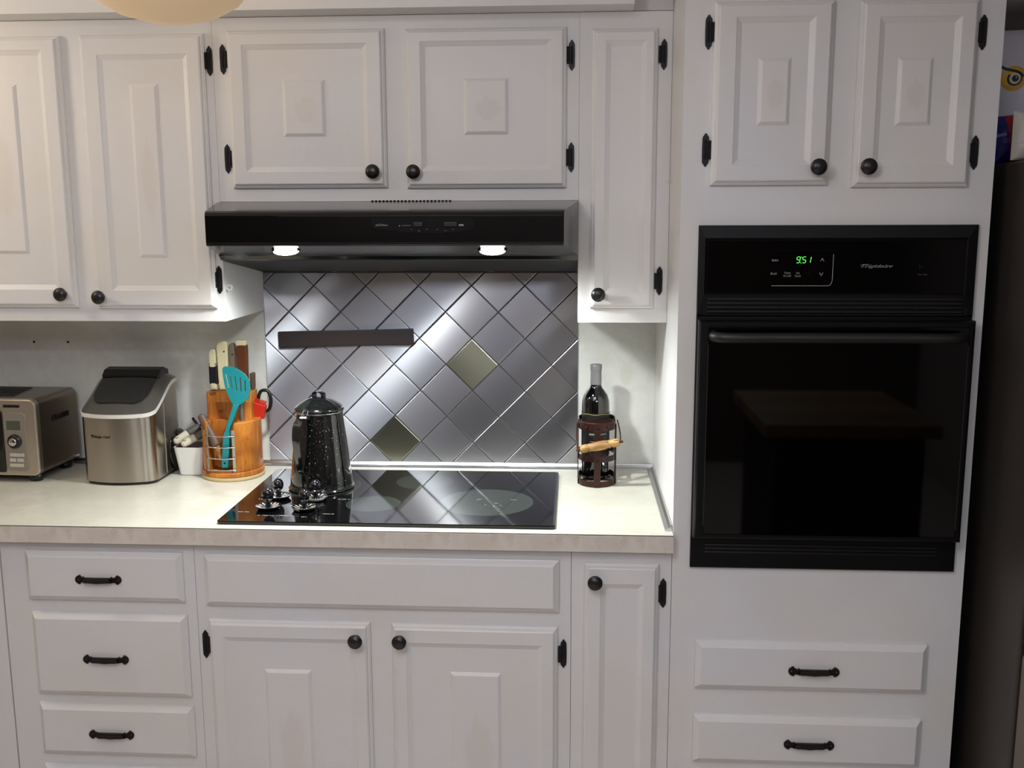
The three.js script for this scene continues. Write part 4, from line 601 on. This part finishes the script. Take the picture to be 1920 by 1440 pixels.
// ---------------------------------------------------------------- wine bottle in its caddy
{
  const BX = -0.158, BZ = 0.1;
  const b = thing('wine_bottle', 'dark wine bottle with a silver foil neck standing in the brown metal caddy', 'bottle', [BX - 0.003, CY + 0.0045, BZ]);
  mesh('glass', lathe([[0, 0.0005], [0.031, 0.0005], [0.035, 0.002], [0.0365, 0.007], [0.0365, 0.19], [0.0355, 0.204], [0.031, 0.219], [0.0235, 0.2305], [0.0165, 0.239], [0.0142, 0.2465], [0.0138, 0.2955], [0.0, 0.296]], 56), Ph({ color: 0x050508, roughness: 0.05, clearcoat: 1, ior: 1.52 }), b);
  mesh('foil', lathe([[0.0142, 0.2475], [0.0146, 0.2478], [0.0141, 0.285], [0.0152, 0.2855], [0.0154, 0.298], [0.0142, 0.3005], [0, 0.301]], 40), S({ color: 0x8f8f90, metalness: 0.5, roughness: 0.42 }), b, 'silver grey foil');
  const lab = canvasTex(1024, 512, (x, w, h) => { x.fillStyle = '#131110'; x.fillRect(0, 0, w, h); x.strokeStyle = '#8d8446'; x.lineWidth = 8; x.beginPath(); x.moveTo(0, 16); for (let i = 0; i <= 40; i++) x.lineTo(i * w / 40, 14 + 5 * Math.sin(i * 0.9)); x.stroke(); x.fillStyle = '#c9c4bb'; x.font = 'bold 30px sans-serif'; x.textAlign = 'center'; x.fillRect(640, 250, 0, 0); for (const [cx, t] of [[740, 'MERLOT']]) x.fillText('', cx, 240); x.fillStyle = '#aaa59a'; for (let i = 0; i < 8; i++) x.fillRect(690 + i * 13, 236, 9, 22); for (let i = 0; i < 6; i++) x.fillRect(830 + i * 13, 238, 8, 16); x.fillStyle = '#b8b08e'; x.fillRect(700, 330, 90, 6); x.fillRect(830, 336, 60, 6); x.fillStyle = '#77211a'; x.fillRect(700, 350, 90, 24); });
  const lg = new THREE.CylinderGeometry(0.0369, 0.0369, 0.115, 56, 1, true); lg.translate(0, 0.118, 0); const lm = mesh('label', lg, S({ map: lab, roughness: 0.5 }), b, 'black label with a gold top line'); lm.rotation.y = Math.PI * 0.5;

  const c = thing('bottle_caddy', 'brown metal two-bottle caddy with a turned wooden handle, right of the cooktop', 'bottle caddy', [BX, CY, 0.127]);
  const metal = S({ color: 0x3a221d, roughness: 0.38, metalness: 0.55 });
  const outline = (r, half, n = 36) => { const p = []; for (let i = 0; i <= n; i++) { const a = -Math.PI * i / n; p.push([Math.cos(a) * r, -half + Math.sin(a) * r]); } for (let i = 0; i <= n; i++) { const a = Math.PI - Math.PI * i / n; p.push([Math.cos(a) * r, half + Math.sin(a) * r]); } return p; };
  const band = (y0, y1, R = 0.0475, half = 0.028, th = 0.0018) => { const o = new THREE.Shape(outline(R, half).map(([x, y]) => new THREE.Vector2(x, y))); o.holes.push(new THREE.Path(outline(R - th, half).map(([x, y]) => new THREE.Vector2(x, y)))); const g = new THREE.ExtrudeGeometry(o, { depth: y1 - y0, bevelEnabled: false }); flat(g); g.translate(0, y0, 0); return metricUV(g); };
  mesh('top_band', band(0.147, 0.166), metal, c); mesh('middle_band', band(0.066, 0.081), metal, c); mesh('bottom_band', band(0.0005, 0.0155), metal, c);
  // the pair of inner rings that hold the necks, and the divider
  for (const z of [-0.028, 0.0275]) { const g = new THREE.TorusGeometry(0.0412, 0.0018, 8, 48).rotateX(Math.PI / 2); g.translate(0, 0.165, z); if (z > 0) mesh('inner_ring', g, metal, c); }
  mesh('divider', box(-0.045, 0.045, 0.146, 0.166, 0.0135, 0.0152), metal, c);
  mesh('strap', box(-0.0085, 0.0085, 0.0005, 0.15, 0.0757, 0.0777, 0.0006), metal, c); mesh('strap', box(-0.0085, 0.0085, 0.0005, 0.15, -0.0777, -0.0757, 0.0006), metal, c);
  for (const k of [-1, 1]) for (const z of [-0.026, 0.03]) mesh('strap', box(k * 0.0486 - 0.001, k * 0.0486 + 0.001, 0.0005, 0.158, z - 0.007, z + 0.007, 0.0006), metal, c);
  for (const z of [-0.056, -0.03, 0, 0.03, 0.056]) mesh('floor_slat', box(-0.043 + Math.abs(z) * 0.2, 0.043 - Math.abs(z) * 0.2, 0.001, 0.0028, z - 0.0055, z + 0.0055), metal, c);
  mesh('floor_slat', box(-0.006, 0.006, 0.0029, 0.0042, -0.074, 0.074), metal, c);
  for (const [x, y] of [[0, 0.07], [0, 0.157], [-0.028, 0.157], [0.028, 0.157], [0, 0.008]]) { const z = 0.0778 - x * x * 9; const s = mesh('rivet', new THREE.SphereGeometry(0.0028, 12, 8), metal, c); s.position.set(x, y, z); }
  // wooden grip hanging in front on two wire arms
  const A = new THREE.Vector3(-0.052, 0.103, 0.094), B = new THREE.Vector3(0.062, 0.125, 0.09), dir = B.clone().sub(A).normalize(), len = A.distanceTo(B);
  const pr = [[0, 0.008], [0.0085, 0.008], [0.0105, 0.011], [0.0105, 0.026], [0.0085, 0.029], [0.0112, 0.032], [0.0095, 0.035], [0.0115, 0.045], [0.0122, 0.058], [0.0115, 0.071], [0.0095, 0.08], [0.0112, 0.083], [0.0085, 0.086], [0.0105, 0.089], [0.0105, 0.106], [0.0085, 0.108], [0, 0.108]];
  const hg = lathe(pr, 28); hg.applyQuaternion(new THREE.Quaternion().setFromUnitVectors(new THREE.Vector3(0, 1, 0), dir)); hg.translate(A.x, A.y, A.z);
  const grain = dataTex(256, (u, v) => mix(mix([186, 150, 90], [138, 98, 52], ss(0.4, 0.7, fA(u, v))), [92, 46, 34], ss(0.6, 0.75, fB(v, u)) * 0.8), true, [1, 1]);
  const hmesh = mesh('grip', hg, S({ map: grain, roughness: 0.5 }), c, 'turned tan wooden grip');
  const rod = new THREE.CylinderGeometry(0.003, 0.003, len + 0.004, 10); rod.translate(0, len / 2, 0); rod.applyQuaternion(new THREE.Quaternion().setFromUnitVectors(new THREE.Vector3(0, 1, 0), dir)); rod.translate(A.x, A.y, A.z); mesh('grip_rod', rod, S({ color: 0x4a1c14, roughness: 0.4, metalness: 0.4 }), c);
  mesh('bail_wire', tube([[A.x + 0.001, A.y, A.z], [-0.053, 0.128, 0.07], [-0.0515, 0.16, 0.03]], 0.0017, 20, 8), metal, c); mesh('bail_wire', tube([[B.x - 0.004, B.y, B.z], [0.057, 0.145, 0.065], [0.0515, 0.168, 0.028]], 0.0017, 20, 8), metal, c);
}

// ---------------------------------------------------------------- small fixings
{ const g = lathe([[0, 0.0022], [0.0028, 0.0016], [0.0036, 0], [0, 0]], 16); g.rotateX(Math.PI / 2); const mat = S({ color: 0x3a1d1a, roughness: 0.5, metalness: 0.5 });
  solo('screw', g, mat, 'left one of two small dark screw heads in the wall above the toaster oven', 'screw', [-1.7285, 1.259, 0.0002], 'screws in the left wall');
  solo('screw', g, mat, 'right one of two small dark screw heads in the wall above the toaster oven', 'screw', [-1.631, 1.259, 0.0002], 'screws in the left wall'); }
{ const c = thing('wall_hook', 'small white plastic ring hook on the side of the left upper cabinet, under the hood', 'hook', [-1.0664, 1.432, 0.296]);
  const r = new THREE.TorusGeometry(0.0065, 0.0016, 8, 24); r.translate(0.009, 0, 0.004); mesh('ring', r, whitePlastic, c); mesh('base', box(0, 0.003, -0.006, 0.006, -0.005, 0.005, 0.001), whitePlastic, c); }
solo('wall_hook', tube([[0, 0, 0], [-0.006, 0.0, 0], [-0.011, -0.002, 0], [-0.012, 0.003, 0]], 0.0016, 14, 8), whitePlastic, 'tiny white cup hook on the side of the tall oven cabinet near the hood', 'hook', [-0.0004, 1.676, 0.36]);

// ---------------------------------------------------------------- refrigerator at the right and what lies on it
{
  const c = thing('refrigerator', 'dark grey refrigerator beside the oven cabinet, cut off by the right edge', 'refrigerator', [1.08, 0, 0.42]);
  const side = S({ color: 0x3b3632, roughness: 0.45, bumpMap: fineNoise, bumpScale: 0.0003 }), dm = Ph({ color: 0x8d8277, metalness: 0.9, roughness: 0.4 });
  mesh('cabinet', box(-0.405, 0.4, 0.03, 1.708, -0.4, 0.318, 0.008), side, c);
  mesh('gasket', box(-0.395, 0.39, 0.06, 1.69, 0.3185, 0.33), slotDark, c);
  mesh('upper_door', box(-0.405, 0.4, 0.752, 1.706, 0.3305, 0.392, 0.01), dm, c, 'stainless door');
  mesh('lower_door', box(-0.405, 0.4, 0.07, 0.738, 0.3305, 0.392, 0.01), dm, c, 'stainless door');
  for (const x of [-0.38, 0.37]) mesh('foot', box(x - 0.02, x + 0.02, 0, 0.0298, 0.25, 0.3, 0.003), blackPlastic, c);
}
function pillow(w, h, d, seed) { const g = new THREE.PlaneGeometry(w, h, 24, 32), n = fbm(seed, 4, 3); const P = (sgn) => { const k = g.clone(), p = k.attributes.position; for (let i = 0; i < p.count; i++) { const u = p.getX(i) / w + 0.5, v = p.getY(i) / h + 0.5, e = Math.pow(Math.max(0, Math.sin(Math.PI * u) * Math.sin(Math.PI * v)), 0.45); p.setZ(i, sgn * (e * d / 2 + (n(u * 0.99, v * 0.99) - 0.5) * d * 0.3 * e)); } if (sgn < 0) { const a = k.index.array; for (let i = 0; i < a.length; i += 3) { const t = a[i]; a[i] = a[i + 1]; a[i + 1] = t; } } k.computeVertexNormals(); return k; }; return join([P(1), P(-1)]); }
{
  const tex = canvasTex(512, 700, (x, w, h) => {
    x.fillStyle = '#dfe2f2'; x.fillRect(0, 0, w, h);
    // round yellow emblem with an eye under a dark swooping brow
    const cx = 128, cy = 262, k = 0.74; x.fillStyle = '#e5ad33'; x.beginPath(); x.arc(cx, cy, 88 * k, 0, 7); x.fill(); x.fillStyle = '#f0cf52'; x.beginPath(); x.arc(cx - 6, cy - 8, 68 * k, 0, 7); x.fill();
    x.fillStyle = '#f6ecb8'; x.beginPath(); x.arc(cx + 8 * k, cy + 2 * k, 42 * k, 0, 7); x.fill();
    x.strokeStyle = '#1d1640'; x.lineWidth = 13 * k; x.beginPath(); x.arc(cx + 8 * k, cy + 2 * k, 44 * k, -0.2, 3.9); x.stroke(); x.lineWidth = 19 * k; x.beginPath(); x.moveTo(cx - 84 * k, cy - 92 * k); x.bezierCurveTo(cx - 50 * k, cy - 50 * k, cx + 40 * k, cy - 70 * k, cx + 60 * k, cy - 4 * k); x.stroke();
    x.fillStyle = '#1d1640'; x.beginPath(); x.arc(cx + 12 * k, cy + 2 * k, 23 * k, 0, 7); x.fill(); x.fillStyle = '#f3e7c0'; x.beginPath(); x.arc(cx + 18 * k, cy - 6 * k, 6 * k, 0, 7); x.fill();
    x.fillStyle = '#241a35'; x.beginPath(); x.moveTo(cx + 70 * k, cy + 60 * k); x.lineTo(cx + 112 * k, cy - 80 * k); x.lineTo(cx + 160 * k, cy - 80 * k); x.lineTo(cx + 150 * k, cy + 60 * k); x.fill();
    x.fillStyle = '#c8661e'; x.beginPath(); x.moveTo(cx + 82 * k, cy + 40 * k); x.lineTo(cx + 116 * k, cy - 50 * k); x.lineTo(cx + 124 * k, cy - 50 * k); x.lineTo(cx + 100 * k, cy + 40 * k); x.fill();
    x.fillStyle = '#1f6fb5'; x.beginPath(); x.arc(cx + 150, cy + 230, 110, 0, 7); x.fill();
  });
  const b = solo('snack_bag', pillow(0.2, 0.29, 0.07, 3), S({ map: tex, roughness: 0.35 }), 'pale blue snack bag with a yellow eye emblem standing on the refrigerator', 'snack bag', [0.785, 1.8545, 0.36]);
  b.rotation.set(-0.08, -0.2, 0);
  const r = solo('snack_bag', pillow(0.12, 0.1, 0.05, 9), S({ map: canvasTex(128, 128, (x, w, h) => { x.fillStyle = '#a3142c'; x.fillRect(0, 0, w, h); x.fillStyle = '#25218a'; x.fillRect(0, 0, 34, h); x.fillStyle = '#8c8fd0'; x.fillRect(6, 52, 24, 8); }), roughness: 0.35 }), 'red and blue bag lying on the refrigerator below the pale blue snack bag', 'snack bag', [0.726, 1.762, 0.43]);
  r.rotation.set(-0.15, 0, 0.1);
  const c = thing('plastic_bag', 'crumpled white plastic bag with a dark knot at the front edge of the refrigerator top', 'bag', [0.737, 1.759, 0.53]);
  mesh('sack', pillow(0.13, 0.098, 0.07, 15), Ph({ color: 0xb9b4ac, roughness: 0.5 }), c); const k = mesh('knot', new THREE.SphereGeometry(0.006, 12, 8), blackPlastic, c); k.position.set(-0.03, 0.022, 0.03); mesh('flap', tube([[0.0, 0.03, 0.0], [0.02, 0.07, -0.02], [0.035, 0.115, -0.04]], 0.012, 20, 8), Ph({ color: 0x8c8a92, roughness: 0.5 }), c);
}

// ---------------------------------------------------------------- lamps of the room and the island behind the camera
{ // glass bowl light that dips into the top of the picture
  const c = thing('bowl_light', 'frosted amber glass bowl light dipping into the top left of the picture', 'ceiling light', [-1.035, 1.985, 0.64]);
  const bowl = [[0, 0], [0.05, 0.004], [0.1, 0.018], [0.14, 0.042], [0.165, 0.072], [0.178, 0.11], [0.174, 0.11], [0.16, 0.074], [0.135, 0.046], [0.097, 0.022], [0.048, 0.008], [0, 0.004]];
  mesh('glass_bowl', lathe(bowl, 64), S({ color: 0xdcc09a, roughness: 0.55, emissive: new THREE.Color(1.0, 0.74, 0.45), emissiveIntensity: 0.2 }), c);
  const bl = new THREE.PointLight(new THREE.Color(1.0, 0.76, 0.48), 0.03, 0, 2); bl.position.set(-1.035, 2.06, 0.64); bl.shadow.radius = 4; scene.add(bl);
  mesh('stem', lathe([[0, 0.004], [0.006, 0.006], [0.006, 0.39], [0, 0.39]], 16), pullBronze, c); mesh('canopy', lathe([[0, 0.414], [0.06, 0.414], [0.055, 0.4], [0.01, 0.388], [0, 0.388]], 32), pullBronze, c);
}
CEIL.forEach(({ at: [x, y, z], size: s, intensity, color }, i) => { // flush ceiling lights over the room
  const c = thing('ceiling_light', ['square white flush ceiling light above the space in front of the cabinets', 'square white flush ceiling light far behind the photographer'][i], 'ceiling light', [x, y, z]);
  mesh('housing', box(-s / 2 - 0.02, s / 2 + 0.02, 0.003, 0.0395, -s / 2 - 0.02, s / 2 + 0.02, 0.004), whitePlastic, c);
  mesh('diffuser', box(-s / 2, s / 2, -0.004, 0.0028, -s / 2, s / 2), S({ color: 0xffffff, emissive: color, emissiveIntensity: 1.5, roughness: 0.6 }), c);
  const a = new THREE.RectAreaLight(color, intensity, s, s); a.position.set(x, y - 0.008, z); a.lookAt(x, y - 1, z); scene.add(a);
});
{ // ceiling fan light kit with three bare bulbs, above and in front of the photographer
  const [x, y, z] = BULBS.at, c = thing('fan_light', 'three-bulb ceiling light kit hanging above the middle of the room', 'ceiling light', [x, y, z]);
  mesh('stem', lathe([[0, 0.06], [0.012, 0.06], [0.012, 0.27], [0.07, 0.285], [0.07, 0.2995], [0, 0.2995]], 24), pullBronze, c); mesh('hub', lathe([[0, 0.02], [0.045, 0.025], [0.05, 0.05], [0.02, 0.07], [0, 0.07]], 28), pullBronze, c);
  for (let i = 0; i < 3; i++) { const a = 0.5 + i * 2.094, bx = Math.cos(a) * 0.11, bz = Math.sin(a) * 0.11; mesh('arm', tube([[bx * 0.4, 0.04, bz * 0.4], [bx * 0.75, 0.055, bz * 0.75], [bx, 0.04, bz]], 0.008, 12), pullBronze, c); const b = mesh('bulb', new THREE.SphereGeometry(0.032, 20, 14), S({ color: 0xffffff, emissive: BULBS.color, emissiveIntensity: 12 }), c); b.position.set(bx, 0, bz);
    const p = new THREE.PointLight(BULBS.color, BULBS.intensity, 0, 2); p.position.set(x + bx, y, z + bz); p.shadow.radius = 1.6; scene.add(p); }
}
{ // warm pendant left of the frame
  const [x, y, z] = WARM.at;
  const c = thing('pendant_lamp', 'warm glass pendant lamp left of the picture, over the far end of the counter', 'pendant lamp', [x, y, z]);
  mesh('globe_bulb', new THREE.SphereGeometry(0.09, 32, 20), S({ color: 0xfff1dc, emissive: WARM.color, emissiveIntensity: 4 }), c);
  mesh('cord', lathe([[0, 0.09], [0.005, 0.09], [0.005, 0.378], [0, 0.378]], 12), blackPlastic, c);
  const p = new THREE.PointLight(WARM.color, WARM.intensity, 0, 2); p.position.set(x, y, z); p.castShadow = true; p.shadow.radius = 5; scene.add(p);
}
{
  const c = thing('kitchen_island', 'butcher block topped island behind the photographer, mirrored in the oven door', 'island');
  mesh('base', box(0.46, 0.96, 0.001, 0.87, 1.86, 2.45, 0.004), S({ color: 0x1c1512, roughness: 0.6 }), c);
  for (let i = 0; i < 6; i++) mesh('block_stave', box(0.42, 1.0, 0.8705, 0.915, 1.82 + i * 0.112, 1.9315 + i * 0.112, 0.003), S({ color: [0x9a7c58, 0x8d7050, 0xa58662][i % 3], roughness: 0.45 }), c);
}
scene.traverse((o) => { if (o.isLight && o.shadow) o.castShadow = !o.isRectAreaLight; });
renderer.render(scene, camera);
